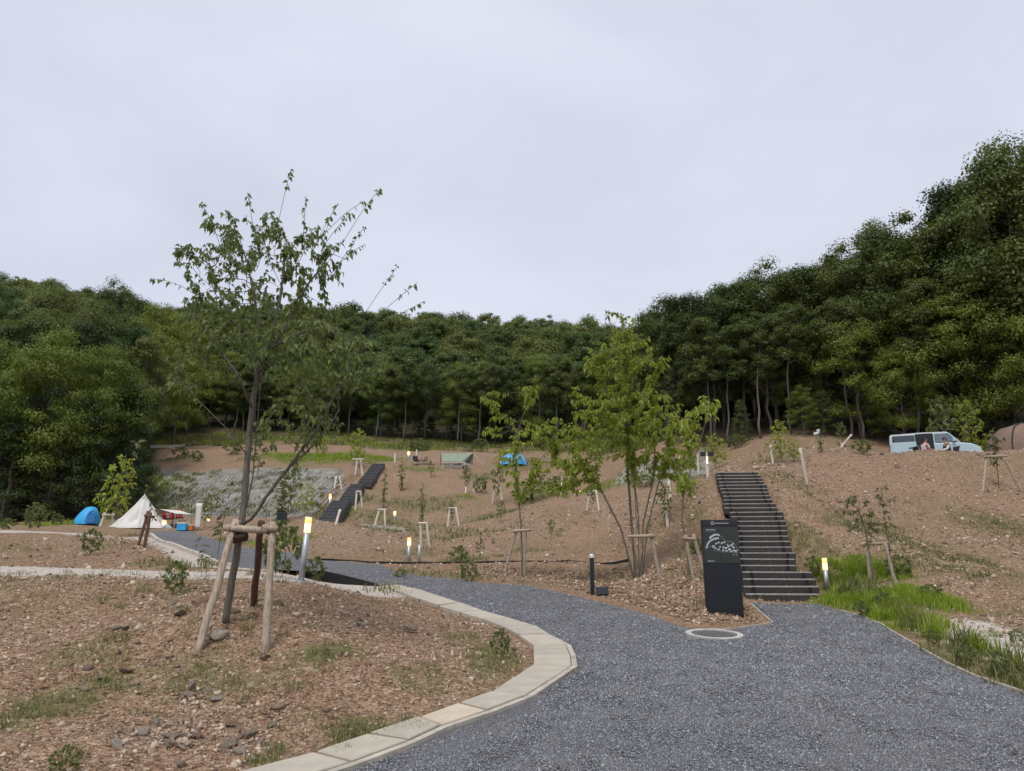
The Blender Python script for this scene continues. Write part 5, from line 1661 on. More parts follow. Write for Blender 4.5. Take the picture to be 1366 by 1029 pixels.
def put(kind, x, y, z, s, label, group, wide=1.0):
    tr, cr_, h0 = WM[kind]
    t = thing(NAMES[kind], label, 'tree', (x, y, z), random.uniform(0, 6.28), group)
    w = s ** .75 * wide
    t.scale = (w * random.uniform(.92, 1.1), w * random.uniform(.92, 1.1), s)
    for nm, me in (('trunk', tr), ('crown', cr_)):
        o = bpy.data.objects.new(nm, me); COL.objects.link(o); o.parent = t
    return t
GR = 'tall trees of the right hand wood'
GLt = 'trees of the left hand wood'
GM = 'trees at the upper edge of the clearing'
LR = 'tall dark broad leafed tree in the wood on the right'
LRB = 'tree deeper in the dark wood on the right'
for (k, u, vt, d, w, lab) in [
    ('oak', 888, 402, 57, 1.0, 'dark round topped tree at the left end of the right hand wood'), ('oak_b', 925, 390, 55, 1.0, 'second tree from the left end of the right hand wood'), ('oak', 962, 383, 56, 1.0, 'third tree from the left along the skyline of the right hand wood'),
    ('tall', 990, 372, 53, 1.0, 'narrow skyline tree above the bright sapling left of the stairs'), ('oak', 1030, 356, 53, 1.0, 'broad skyline tree straight above the top of the stairs'), ('oak_b', 1068, 358, 52, 1.0, 'skyline tree just right of the one above the stair top'), ('tall', 1100, 342, 52, 1.1, 'narrow skyline tree above the slim lamp pole'), ('oak', 1135, 335, 51, .9, 'skyline tree left of the one that stands above its neighbours'),
    ('oak', 1182, 306, 48, .95, 'tree whose round top stands above its neighbours in the right hand wood'), ('oak_b', 1228, 312, 49, 1.0, LR), ('tall', 1262, 280, 47, 1.1, 'skyline tree just right of the one that stands above its neighbours'), ('oak', 1300, 272, 46, 1.0, 'narrow skyline tree above the two seated people'),
    ('oak_b', 1335, 240, 45, .95, 'broad skyline tree above the nose of the pale blue car'), ('oak', 1376, 205, 42, .85, 'tallest tree at the right edge of the picture'), ('oak', 1440, 190, 41, 1.0, 'tall skyline tree left of the tallest one at the right edge'), ('oak_b', 1500, 165, 42, 1.0, LR)]:
    wtree(k, u, vt + 10, d, lab, GR, w)
LAB = {('tall',905):'narrow dark tree above the thin leaning tree by the sign',('oak_b',950):'narrow dark tree above the bush beside the upper matting',('tall',1020):'narrow dark tree above and left of the sapling behind the stairs',('tall',1090):'narrow dark tree behind the slim lamp pole',
 ('tall',1150):'narrow dark tree left of the bare leaning trunk near the car',('tall',1245):'narrow dark tree straight behind the seated people',('tall',1310):'narrow dark tree behind the gap between car and brown tent',
 ('layer',1065):'small bright layered tree at the wood foot right of the stair top',('layer',1140):'tall layered bright tree above the crossed sticks',('layer',1195):'layered bright tree rising above the rear of the pale blue car',('layer',1275):'layered bright tree rising above the bonnet of the pale blue car',('layer',1340):'layered bright tree above the brown tent',('layer',1390):'layered bright tree cut by the right edge of the picture',
 ('skirt',1090):'low dark tree behind the slim lamp pole',('skirt',985):'low dark tree above the stair top',('skirt',1325):'low dark tree left of the brown tent',('skirt',1165):'low dark tree left of the rear of the car',('skirt',925):'low dark tree above the post with two boxes'}
LAB2 = {('skirt',20):'dark low branched tree nearest the left edge of the picture',('skirt',75):'dark low branched tree behind the small bush left of the blue tent',('skirt',125):'dark low branched tree right behind the blue tent',('skirt',172):'dark low branched tree behind the white tepee',('skirt',-40):'dark low branched tree cut by the left edge',('skirt',185):'dark low branched tree where the wood meets the grey matting',
 ('oak',30):'round crown above the left edge maples',('oak_b',95):'round crown above and right of the bright layered maple',('oak',160):'round crown above the smaller layered maple',('tall',190):'narrow tree at the right end of the left hand wood',('oak_b',-40):'round crown cut by the left edge above the maples',('tall',5):'narrow tree between the left edge maple and the bright one',('oak_b',100):'narrow crown between the two layered maples',
 ('layer',200):'layered tree on the slope above the grey matting left of the big crown',('layer',235):'layered tree on the slope behind the left side of the big crown',('oak',60):'tree on the hill shoulder above the bright layered maple',('oak',0):'tree on the hill shoulder at the left edge',('oak_b',172):'tree on the skyline right of the loose topped one',('oak',210):'tree on the skyline at the left tip of the big crown',('oak_b',-60):'tree on the hill shoulder beyond the left edge'}
for (k, u, vt, d, w) in [('tall', 905, 430, 54, .8), ('oak_b', 950, 420, 53, .8), ('layer', 1065, 520, 47.5, .6), ('tall', 1020, 430, 51, .9), ('tall', 1090, 420, 49.5, .9), ('layer', 1140, 430, 47, .8), ('tall', 1150, 400, 48, .8),
                         ('layer', 1195, 470, 45.5, .7), ('layer', 1275, 400, 44.5, .9), ('tall', 1245, 390, 46, .9), ('layer', 1340, 360, 43, .9), ('tall', 1310, 360, 44, .9), ('layer', 1390, 400, 41, .9), ('skirt', 1090, 535, 47.5, .7), ('skirt', 985, 545, 50, .6), ('skirt', 1325, 515, 43, .6), ('skirt', 1165, 540, 47, .6), ('skirt', 925, 545, 54, .6)]:
    wtree(k, u, vt, d, LAB.get((k, u)) or {'layer': 'layered brighter tree at the front of the right hand wood', 'skirt': 'low dark tree at the foot of the right hand wood', 'tall': 'narrow dark tree in front of the right hand wood', 'oak_b': 'narrow dark tree in front of the right hand wood'}[k], GR, w)
for (u, vt, d, lab) in [(945, 430, 51.5, 'slender pale trunk above the post with two boxes'), (968, 440, 51, 'slender pale trunk left of the stair top axis'), (1008, 420, 49.5, 'slender pale trunk above the right edge of the stair top'), (1048, 410, 48.5, 'slender pale trunk behind the sapling at the stair top'),
                        (1125, 400, 47, 'slender pale trunk behind the crossed sticks'), (1140, 405, 46.5, 'second slender pale trunk right of the crossed sticks'), (1218, 380, 45, 'leaning pale trunk just above the rear of the car'), (1345, 350, 42.5, 'slender pale trunk above the brown tent')]:
    wtree('bare', u, vt, d, lab, GR, .9)
for (u, vt) in [(252, 480), (318, 495), (505, 488), (541, 484), (612, 490), (640, 486), (742, 480), (780, 478)]:
    d = np.interp(u, [210, 300, 640, 760, 820, 850, 885], [89, 97, 98, 95, 84, 74, 60]) - 2.5
    wtree('bare', u, vt, d, 'slender pale trunked tree in front of the upper wood', GM, .9)
for j, d in enumerate((60, 67, 76)):
    for u in range(890, 1480, 62):
        vt = np.interp(u, [880, 1020, 1180, 1300, 1366, 1480], [416, 382, 335, 305, 260, 215]) + 22
        wtree(random.choice(('oak', 'oak_b', 'tall')), u + random.uniform(-20, 20), vt, d + random.uniform(-2, 2), LRB, GR, 1.05)
# left hand wood
for (k, u, vt, d, w, lab) in [
    ('layer', 60, 462, 45, .8, 'bright layered maple in front of the left hand wood'), ('layer', 130, 478, 47, .75, 'smaller layered maple right of the bright one in the left hand wood'), ('layer', -10, 480, 44, .85, 'layered maple cut by the left edge of the picture'),
    ('skirt', 20, 545, 43.5, 1.0, None), ('skirt', 75, 560, 44.5, .9, None), ('skirt', 125, 540, 46, .9, None), ('skirt', 172, 520, 48, .75, None), ('skirt', -40, 530, 43, 1.0, None), ('skirt', 185, 560, 50, .6, None),
    ('oak', 30, 428, 56, 1.0, None), ('oak_b', 95, 425, 58, 1.0, None), ('oak', 160, 435, 60, .9, None), ('tall', 190, 450, 57, .8, None), ('oak_b', -40, 440, 55, 1.0, None), ('tall', 5, 425, 50, .9, None), ('oak_b', 100, 440, 52, .8, None),
    ('layer', 200, 425, 72, .9, None), ('layer', 235, 438, 84, .9, None), ('oak', 60, 400, 76, 1.0, None), ('oak', 0, 404, 80, 1.0, None), ('oak', 140, 386, 84, .8, 'loose topped tree against the sky above the left hand wood'), ('oak_b', 172, 402, 86, .8, None), ('oak', 210, 418, 92, .9, None), ('oak_b', -60, 405, 78, 1.0, None)]:
    dl = {'skirt': 'dark low branched tree at the front of the left hand wood', 'layer': 'layered tree on the slope of the left hand wood'}.get(k, 'tall broad leafed tree in the left hand wood')
    wtree(k, u, vt, d, lab or LAB2.get((k, u)) or dl, GLt, w)
# upper edge of the clearing
k = 0
for u in range(216, 880, 21):
    kk_ = ('tall', 'oak_b', 'oak', 'tall', 'layer')[k % 5]; k += 1
    d = np.interp(u, [210, 300, 640, 760, 820, 850, 885], [89, 97, 98, 95, 84, 74, 60]) + random.uniform(-1.5, 3)
    wtree(kk_, u + random.uniform(-7, 7), np.interp(u, [215, 400, 600, 800, 880], [470, 492, 488, 478, 440]) + random.uniform(-14, 18), d, 'tree with a bare trunk at the upper edge of the clearing', GM, .9 if kk_ != 'layer' else .75)
for u in range(222, 880, 30):
    d = np.interp(u, [210, 300, 640, 760, 820, 850, 885], [89, 97, 98, 95, 84, 74, 60]) - 1.5
    wtree('skirt', u + random.uniform(-9, 9), 552 + random.uniform(-12, 12), d + 4.5, 'low dark tree at the upper edge of the clearing', GM, .9)
# wooded hill: one far mass of crowns
hx, hy = np.meshgrid(np.arange(-190, 150, 6.4), np.arange(62, 205, 6.0))
hx = hx.ravel() + RNG.uniform(-2.4, 2.4, hx.size); hy = hy.ravel() + RNG.uniform(-2.4, 2.4, hy.size)
keep = (front_of_wood(hx, hy) > np.where(hx > 0, 14, 9)) & (np.abs(hx) < hy * .95 + 12)
hx, hy = hx[keep], hy[keep]
hz = land_z(hx, hy)
pm = bpy.data.meshes.new('wooded_hill')
pm.vertices.add(len(hx)); pm.vertices.foreach_set('co', np.column_stack([hx, hy, hz]).astype(np.float32).ravel()); pm.update()
wh = bpy.data.objects.new('wooded_hill', pm); COL.objects.link(wh); wh['kind'] = 'stuff'
src = []
for i, k in enumerate(('hill_a', 'hill_b', 'hill_c')):
    u, v, d = [(262, 468, 108), (330, 480, 108), (520, 482, 110)][i]
    t = wtree(k, u, v, d, ['round topped tree just above the clearing left of the big crown', 'round topped tree behind the crown of the staked tree', 'round topped tree above the green tarp at the wood edge'][i], GM, 1.0)
    src.append([c for c in t.children if c.name.startswith('crown')][0])
ng = bpy.data.node_groups.new('crowns', 'GeometryNodeTree')
ng.interface.new_socket('Geometry', in_out='INPUT', socket_type='NodeSocketGeometry')
ng.interface.new_socket('Geometry', in_out='OUTPUT', socket_type='NodeSocketGeometry')
gN, gL = ng.nodes, ng.links
gi = gN.new('NodeGroupInput'); go = gN.new('NodeGroupOutput')
ip = gN.new('GeometryNodeInstanceOnPoints'); ip.inputs['Pick Instance'].default_value = True
jn = gN.new('GeometryNodeJoinGeometry')
for s in src:
    ob = gN.new('GeometryNodeObjectInfo'); ob.inputs['Object'].default_value = s; ob.inputs['As Instance'].default_value = True
    ob.transform_space = 'ORIGINAL'
    gL.new(ob.outputs['Geometry'], jn.inputs[0])
def rnd(kind, a, b, seed):
    r = gN.new('FunctionNodeRandomValue'); r.data_type = kind
    want = {'FLOAT': 'VALUE', 'INT': 'INT', 'FLOAT_VECTOR': 'VECTOR'}[kind]
    for nm, v in (('Min', a), ('Max', b), ('Seed', seed)):
        for s in r.inputs:
            if s.name == nm and (s.type == want or nm == 'Seed'): s.default_value = v
    return [s for s in r.outputs if s.type == want][0]
gL.new(gi.outputs[0], ip.inputs['Points'])
gL.new(jn.outputs[0], ip.inputs['Instance'])
gL.new(rnd('INT', 0, 2, 3), ip.inputs['Instance Index'])
gL.new(rnd('FLOAT_VECTOR', (-.06, -.06, 0), (.06, .06, 6.28), 5), ip.inputs['Rotation'])
gL.new(rnd('FLOAT_VECTOR', (.72, .72, .70), (1.25, 1.25, 1.2), 9), ip.inputs['Scale'])
gL.new(ip.outputs[0], go.inputs[0])
md = wh.modifiers.new('crowns', 'NODES'); md.node_group = ng

# ------------------------------------------------------------------ tents and camp gear
M['tepee'] = plain('off white canvas', (.60, .59, .55), .85, var=.10, nscale=2.5, bmp=.01)
M['sky_blue'] = plain('sky blue nylon', (.04, .36, .70), .55, var=.15, nscale=3)
M['blue_dark'] = plain('deep blue nylon', (.02, .15, .38), .6, var=.15)
M['tarp_green'] = plain('grey green tarp', (.23, .28, .20), .75, var=.12, nscale=2)
M['tarp_white'] = plain('cream tarp', (.68, .66, .58), .7, var=.08)
M['red'] = plain('red cloth', (.36, .035, .03), .8, var=.2)
M['orange'] = plain('orange plastic', (.55, .16, .04), .6)
M['brown_tent'] = plain('brown tent cloth', (.205, .135, .10), .85, var=.15, nscale=3, bmp=.01)
M['rope'] = plain('guy rope', (.45, .42, .36), .9)
M['dark_cloth'] = plain('charcoal cloth', (.03, .03, .032), .85)

def at_px(u, v, d):
    """a spot on the land d metres ahead under the sighting (u, v)"""
    x = px_x(u, d, CAM_H + d * tan_el(v)); return np.array([x, d, LZ(x, d)])
def px_m(d): return d / FPX

# white tepee
c = at_px(188, 706, 38); w = 33 * px_m(38); hgt = top_z(660, 38) - c[2]
t = thing('tepee_tent', 'white pointed tepee tent standing before the dark wood on the left', 'tent', c)
mb = MB(); n = 8; V = []; F = []
R8 = [(w * 1.16 * math.cos(2 * math.pi * (k + .5) / n), w * 1.16 * math.sin(2 * math.pi * (k + .5) / n)) for k in range(n)]
lev = [(0, 1.0), (.06, .955), (.35, .60), (.7, .265), (1.0, .012)]
for (f, r) in lev:
    for k in range(n):
        for hlf in (0, 1):
            a = R8[k]; b_ = R8[(k + 1) % n]
            p = a if hlf == 0 else ((a[0] + b_[0]) / 2 * (1 - .05 * (f < .9)), (a[1] + b_[1]) / 2 * (1 - .05 * (f < .9)))
            V.append((p[0] * r, p[1] * r, f * hgt))
m2 = n * 2
for l in range(len(lev) - 1):
    for k in range(m2):
        F.append((l * m2 + k, l * m2 + (k + 1) % m2, (l + 1) * m2 + (k + 1) % m2, (l + 1) * m2 + k))
mb.add(V, F); mb.build('canvas', M['tepee'], t)
mb = MB(); mb.tube([(0, 0, 0), (0, 0, hgt + .06)], .03, 6); mb.build('pole', M['steel'], t)
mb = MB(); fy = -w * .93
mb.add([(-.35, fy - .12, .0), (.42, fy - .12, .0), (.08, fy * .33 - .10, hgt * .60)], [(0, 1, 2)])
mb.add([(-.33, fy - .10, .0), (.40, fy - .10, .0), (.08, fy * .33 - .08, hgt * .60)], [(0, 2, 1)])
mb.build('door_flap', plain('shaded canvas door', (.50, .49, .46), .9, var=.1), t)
for k in range(8):
    a = 2 * math.pi * (k + .5) / 8
    mb = MB(); mb.tube([(w * .8 * math.cos(a), w * .8 * math.sin(a), hgt * .28), (w * 1.5 * math.cos(a), w * 1.5 * math.sin(a), .02)], .008, 4)
    mb.build('guy_rope', M['rope'], t)

# blue pop-up tent
c = at_px(114, 706, 39); w = 15.5 * px_m(39); hgt = top_z(676, 39) - c[2]
t = thing('popup_tent', 'small sky blue pop up tent left of the white tepee', 'tent', c, .25)
V, F = [], []
lev = [(0, 1.0, 0), (.3, .93, .05), (.6, .74, .14), (.85, .50, .2), (.96, .34, .22), (1.0, .10, .22)]
for (f, r, sh_) in lev:
    for k in range(12):
        a = 2 * math.pi * k / 12; q = 1 + .05 * math.cos(4 * a)
        V.append((w * r * q * math.cos(a) + w * sh_, w * r * .9 * q * math.sin(a), f * hgt))
for l in range(len(lev) - 1):
    for k in range(12): F.append((l * 12 + k, l * 12 + (k + 1) % 12, (l + 1) * 12 + (k + 1) % 12, (l + 1) * 12 + k))
F.append(tuple((len(lev) - 1) * 12 + k for k in range(12)))
mb = MB(); mb.add(V, F); mb.build('shell', M['sky_blue'], t, True)
mb = MB()
arc = [(w * .55 + .26 * math.cos(a), -w * .86 + .16 * math.sin(max(a, .0)), .12 + hgt * .62 * math.sin(a)) for a in np.linspace(.0, math.pi, 9)]
mb.tube(arc, .03, 5); mb.build('door_frame', M['blue_dark'], t)
mb = MB(); mb.box((w * .55, -w * .82, hgt * .3), (.40, .1, hgt * .5), Matrix.Rotation(-.16, 4, 'X')); mb.build('door_mesh', M['blue_dark'], t)

# cream tarp, red chairs, cool bag, hanging cloth by the tepee
c = at_px(222, 704, 39); hz_ = top_z(683, 39) - c[2]
t = thing('camp_tarp', 'cream tarp stretched flat right of the white tepee', 'tarp', c)
ww = 19 * px_m(39)
mb = MB()
mb.add([(-ww * 1.2, -.8, hz_ * .96), (0, -1.0, hz_ * 1.10), (ww, -.8, hz_ * .86), (ww, 1.2, hz_ * .9), (0, 1.4, hz_ * 1.16), (-ww * 1.2, 1.2, hz_ * 1.02)], [(0, 1, 4, 5), (1, 2, 3, 4)])
mb.add([(-ww * 1.2, -.8, hz_ * .96 - .03), (0, -1.0, hz_ * 1.10 - .03), (ww, -.8, hz_ * .86 - .03), (ww, 1.2, hz_ * .9 - .03), (0, 1.4, hz_ * 1.16 - .03), (-ww * 1.2, 1.2, hz_ * 1.02 - .03)], [(5, 4, 1, 0), (4, 3, 2, 1)])
mb.build('sheet', M['tarp_white'], t)
for (x, y, f) in ((ww, -.8, .86), (ww, 1.2, .9), (-ww * 1.2, 1.2, 1.02), (0, 1.4, 1.16)):
    mb = MB(); mb.tube([(x, y, -.05), (x, y, hz_ * f)], .02, 5); mb.build('pole', M['steel'], t)
def camp_chair(u, v, d, mat, label, rz=0.0, s=1.0, leg='steel'):
    c = at_px(u, v, d)
    t = thing('camp_chair', label, 'chair', c, rz, 'folding camp chairs'); t.scale = (s, s, s)
    mb = MB(); mb.add([(-.27, -.26, .42), (.27, -.26, .42), (.25, .24, .38), (-.25, .24, .38), (-.27, -.26, .40), (.27, -.26, .40), (.25, .24, .36), (-.25, .24, .36)], [(0, 1, 2, 3), (7, 6, 5, 4), (0, 4, 5, 1), (1, 5, 6, 2), (2, 6, 7, 3), (3, 7, 4, 0)]); mb.build('seat', M[mat], t)
    mb = MB(); mb.box((0, .33, .64), (.52, .03, .50), Matrix.Rotation(-.28, 4, 'X'), bev=.008); mb.build('backrest', M[mat], t)
    for s_ in (-1, 1):
        for (y0, y1) in ((-.28, .26), (.26, -.28)):
            mb = MB(); mb.tube([(s_ * .28, y0, 0), (s_ * .27, y1, .5 if y1 < 0 else .42)], .014, 5); mb.build('leg', M[leg], t)
        mb = MB(); mb.tube([(s_ * .27, .24, .36), (s_ * .27, .42, .90)], .014, 5); mb.build('back_pole', M[leg], t)
        mb = MB(); mb.box((s_ * .29, -.02, .60), (.05, .5, .025), bev=.006); mb.build('armrest', M['dark_cloth'], t)
    return t
camp_chair(212, 705, 40, 'red', 'red camp chair nearest the white tepee', .3)
camp_chair(225, 704, 40.4, 'red', 'middle red camp chair between the tepee and the cooler bag', -.2)
camp_chair(236, 704, 40.8, 'red', 'red camp chair just left of the blue cooler bag', .5)
c = at_px(243, 706, 36.6)
t = thing('cooler_bag', 'blue and white cooler bag on the ground right of the red chairs', 'bag', c)
mb = MB(); mb.box((0, 0, .18), (.46, .30, .34), bev=.03); mb.build('body', M['sky_blue'], t)
mb = MB(); mb.box((0, 0, .375), (.48, .32, .05), bev=.015); mb.build('lid', M['white'], t)
mb = MB(); mb.tube([(-.18, 0, .36), (-.12, 0, .52), (.12, 0, .52), (.18, 0, .36)], .014, 5); mb.build('handle', M['dark_cloth'], t)
c = at_px(253, 706, 36.8)
t = thing('storage_box', 'small orange camp box right of the blue cooler bag', 'box', c)
mb = MB(); mb.box((0, 0, .14), (.36, .26, .26), bev=.015); mb.build('body', M['orange'], t)
mb = MB(); mb.box((0, 0, .285), (.38, .28, .04), bev=.012); mb.build('lid', M['white'], t)
c = at_px(263, 704, 37); hgt = top_z(671, 37) - c[2]
t = thing('hanging_cloth', 'tall white cloth hung upright at the foot of the matting', 'cloth', c)
V, F = [], []
for i in range(9):
    for j in range(7):
        V.append(((j - 3) * .048, .05 * math.sin(j * 1.9 + i * .5), hgt * (.06 + .92 * i / 8)))
for i in range(8):
    for j in range(6): F.append((i * 7 + j, i * 7 + j + 1, (i + 1) * 7 + j + 1, (i + 1) * 7 + j))
mb = MB(); mb.add(V, F); o = mb.build('cloth', M['tarp_white'], t, True)
so = o.modifiers.new('thick', 'SOLIDIFY'); so.thickness = .02
mb = MB(); mb.tube([(-.18, .08, -.05), (-.18, .08, hgt)], .02, 5); mb.build('pole', M['steel'], t)
mb = MB(); mb.tube([(-.20, .08, hgt * .98), (.18, .08, hgt * .98)], .012, 5); mb.build('crossbar', M['steel'], t)

# dark board on a stand before the matting
c = GL(375, 704, 25); zt = top_z(683.5, c[1]) - c[2]
t = thing('notice_board', 'small dark board on a post at the foot of the matting', 'sign', c)
mb = MB(); mb.box((0, 0, zt - .26), (.52, .05, .50), bev=.008); mb.build('panel', M['black'], t)
mb = MB(); mb.tube([(0, .05, -.05), (0, .05, zt - .3)], .035, 6); mb.build('post', M['black'], t)

# green tarp shelter
d0 = float(G(610, 623, 40)[1])
c = at_px(610, 622, d0); s_ = px_m(d0)
t = thing('tarp_shelter', 'grey green tarp shelter pitched on the upper terrace', 'tarp', c)
zt = top_z(604, d0) - c[2]; zb = top_z(618, d0) - c[2]
xl, xr = -23 * s_, 20 * s_
q = [(xl, .5, zt), (xr, .5, zt * 1.04), (7 * s_, -.5, .34), (xl + .3, -.5, .34)]
mb = MB(); mb.add(q + [(p[0], p[1] + .05, p[2] - .03) for p in q], [(0, 3, 2, 1), (4, 5, 6, 7)]); mb.build('roof_sheet', M['tarp_green'], t)
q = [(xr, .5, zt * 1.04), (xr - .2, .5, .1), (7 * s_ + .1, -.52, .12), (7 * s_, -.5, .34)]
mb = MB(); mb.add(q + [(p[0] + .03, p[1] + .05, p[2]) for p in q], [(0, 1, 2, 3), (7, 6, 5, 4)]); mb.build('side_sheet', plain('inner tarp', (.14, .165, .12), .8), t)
for (x, y) in ((xl, .52), (xr, .52)):
    mb = MB(); mb.tube([(x, y, -.1), (x, y, zt * 1.04)], .03, 5); mb.build('pole', M['stake_dark'], t)
for (x, y, x2, y2) in ((xr, .5, xr + 1.5, .2), (xl, .5, xl - .9, .3), (xr, .5, xr + 1.1, -.8)):
    mb = MB(); mb.tube([(x, y, zt * 1.02), (x2, y2, 0)], .014, 4); mb.build('guy_rope', M['rope'], t)
for (u, w_, h_, lab) in ((597, .95, .32, 'low white camp table under the left of the green tarp'), (611, 1.4, .38, 'long white camp table in front of the green tarp'), (622, .8, .30, 'white camp table under the right of the green tarp')):
    cc = at_px(u, 622, d0 - 1.0)
    tt = thing('camp_table', lab, 'table', cc, group='white camp tables under the green tarp')
    mb = MB(); mb.box((0, 0, h_ + .12), (w_, .6, .05), bev=.01); mb.build('table_top', M['white'], tt)
    for sx_ in (-1, 1):
        for sy_ in (-1, 1):
            mb = MB(); mb.tube([(sx_ * w_ * .44, sy_ * .26, -.05), (sx_ * w_ * .44, sy_ * .26, h_ + .10)], .018, 5); mb.build('leg', M['white'], tt)
    mb = MB(); mb.box((0, .18, h_ * .5), (w_ * .9, .03, h_ * .8)); mb.build('skirt', M['tarp_white'], tt)
camp_chair(556, 621, d0 - .6, 'dark_cloth', 'dark low camp chair left of the green tarp', .6, 1.0)
camp_chair(566, 620, d0 - .2, 'brown_tent', 'brown camp chair between the dark chair and the green tarp', -.4, .9)
# blue dome shelter
dB = float(G(685, 623, 40)[1]); c = at_px(685, 622, dB); s_ = px_m(dB)
t = thing('dome_shelter', 'bright blue dome shelter seen behind the slim island sapling', 'tent', c)
w = 18 * s_; hgt = top_z(606, dB) - c[2]
V, F = [], []
for i, f in enumerate(np.linspace(0, 1, 7)):
    for k in range(14):
        a = 2 * math.pi * k / 14; r = w * (math.cos(f * 1.45) ** .75) * (1 + .05 * math.cos(7 * a))
        V.append((r * math.cos(a), r * .8 * math.sin(a), hgt * (.06 + .94 * math.sin(f * math.pi / 2))))
for i in range(6):
    for k in range(14): F.append((i * 14 + k, i * 14 + (k + 1) % 14, (i + 1) * 14 + (k + 1) % 14, (i + 1) * 14 + k))
F.append(tuple(6 * 14 + k for k in range(14)))
mb = MB(); mb.add(V, F); mb.build('shell', plain('bright blue nylon', (.06, .36, .70), .5, var=.18, nscale=1.5), t, True)
for k in range(4):
    a = math.pi * k / 4 + .3
    mb = MB(); mb.tube([(w * 1.02 * math.cos(q_) * math.cos(a), w * .83 * math.cos(q_) * math.sin(a), hgt * .06 + hgt * .97 * math.sin(q_)) for q_ in np.linspace(0, math.pi, 13)], .03, 5)
    mb.build('tent_pole', M['white'], t)
# brown dome tent on the right
c = at_px(1368, 600, 35.5); s_ = px_m(35.5)
t = thing('dome_tent', 'large brown dome tent at the right edge behind the crest', 'tent', c)
w = 46 * s_; hgt = top_z(565, 35.5) - c[2]
V, F = [], []
for i, f in enumerate(np.linspace(0, 1, 9)):
    for k in range(16):
        a = 2 * math.pi * k / 16; sq = (abs(math.cos(a)) ** 4 + abs(math.sin(a)) ** 4) ** -.25
        r = w * (1 - f ** 2.6) ** .5 * (sq * .8 + .2) if f < 1 else .05
        V.append((r * math.cos(a), r * .75 * math.sin(a), hgt * f ** .9))
for i in range(8):
    for k in range(16): F.append((i * 16 + k, i * 16 + (k + 1) % 16, (i + 1) * 16 + (k + 1) % 16, (i + 1) * 16 + k))
F.append(tuple(8 * 16 + k for k in range(16)))
mb = MB(); mb.add(V, F); mb.build('shell', M['brown_tent'], t, True)
for sgn_ in (-1, 1):
    pts_ = []
    for f in np.linspace(-1, 1, 15):
        g_ = 1 - abs(f) ; rr_ = w * max(0.0, 1 - g_ ** 2.6) ** .5
        pts_.append((math.copysign(rr_, f) * .80, sgn_ * math.copysign(rr_, f) * .60, hgt * g_ ** .9 + .03))
    mb = MB(); mb.tube(pts_, .035, 5); mb.build('tent_pole', M['dark_cloth'], t)
ring_ = MB(); ring_.tube([(.22 * math.cos(a) - w * .2, -w * .66, hgt * .50 + .22 * math.sin(a)) for a in np.linspace(0, 2 * math.pi, 12)], .02, 5)
ring_.build('emblem', M['dark_cloth'], t)

# ------------------------------------------------------------------ pale blue car behind the crest
cx0 = at_px(1246, 604, 37.2)
car = thing('car', 'pale blue boxy car parked side on behind the crest with its sliding door open', 'car', cx0, math.radians(-27))
M['car'] = plain('pale blue car paint', (.44, .56, .61), .35, var=.05, spec=.5)
M['glass'] = plain('dark car glass', (.05, .065, .075), .08, var=.2, nscale=1.5, spec=.6)
M['tyre'] = plain('tyre rubber', (.02, .02, .02), .9)
M['trim_and_shade'] = plain('black trim and doorway shade', (.015, .015, .016), .6)
CL = 118 * px_m(37.2) * 1.0; Hc = top_z(579.5, 37.2) - cx0[2]; W2 = .86
def cz(v): return top_z(v, 37.2) - cx0[2]
belt = cz(594.5)
k_ = CL / 4.6 * .88
low = [(-2.28, .32), (-2.30, .62), (-2.27, belt), (.95, belt + .02), (1.35, belt - .02), (1.85, belt - .10), (2.12, belt - .22), (2.28, belt - .42), (2.30, .42), (2.2, .30), (1.85, .30)]
for a in np.linspace(0, math.pi, 7): low.append((1.48 + .37 * math.cos(a), .30 + .37 * math.sin(a)))
low += [(1.0, .28), (-.95, .28)]
for a in np.linspace(0, math.pi, 7): low.append((-1.42 + .37 * math.cos(a), .30 + .37 * math.sin(a)))
low += [(-1.9, .30)]
mb = MB(); mb.prism([(x * k_, z) for x, z in low], -W2, W2)
ob = mb.build('body', M['car'], car)
bv = ob.modifiers.new('bevel', 'BEVEL'); bv.width = .05; bv.segments = 2; bv.limit_method = 'ANGLE'; bv.angle_limit = .8
cab = [(-2.28, belt), (-2.24, Hc - .10), (-2.16, Hc - .02), (-.6, Hc), (.65, Hc - .03), (.80, Hc - .10), (1.3, belt)]
def slab_y(mb, outline, y0, y1, tap=.0):
    mb.prism([(x * k_, z) for x, z in outline], y0, y1)
mb = MB(); slab_y(mb, [(x, z) for x, z in [(-2.26, Hc - .10), (-2.18, Hc - .02), (-.6, Hc + .01), (.68, Hc - .02), (.82, Hc - .11)]], -W2 + .06, W2 - .06)
ob = mb.build('roof', plain('white car roof', (.62, .68, .70), .35, var=.04), car)
for (pts_, nm) in (([(-2.29, belt), (-2.26, Hc - .10), (-2.12, Hc - .10), (-2.14, belt)], 'pillar'), ([(-.98, belt), (-.98, Hc - .10), (-.90, Hc - .10), (-.90, belt)], 'pillar'), ([(-.02, belt), (-.04, Hc - .1), (.06, Hc - .1), (.08, belt)], 'pillar'), ([(1.2, belt), (.72, Hc - .11), (.82, Hc - .11), (1.34, belt)], 'pillar')):
    for s_ in (-1, 1):
        mb = MB(); slab_y(mb, pts_, s_ * (W2 - .04) - .03, s_ * (W2 - .04) + .03); mb.build(nm, M['car'], car)
mb = MB(); mb.box((-1.55 * k_, -W2 - .03, (belt + .30) / 2 + .15), (1.30 * k_, .05, belt - .32), bev=.015); sd_door = mb.build('sliding_door', M['car'], car)
mb = MB(); mb.box((-1.50 * k_, -W2 + .0, (belt + Hc - .1) / 2), (1.06 * k_, .03, Hc - .12 - belt - .03)); mb.build('window', M['glass'], sd_door)
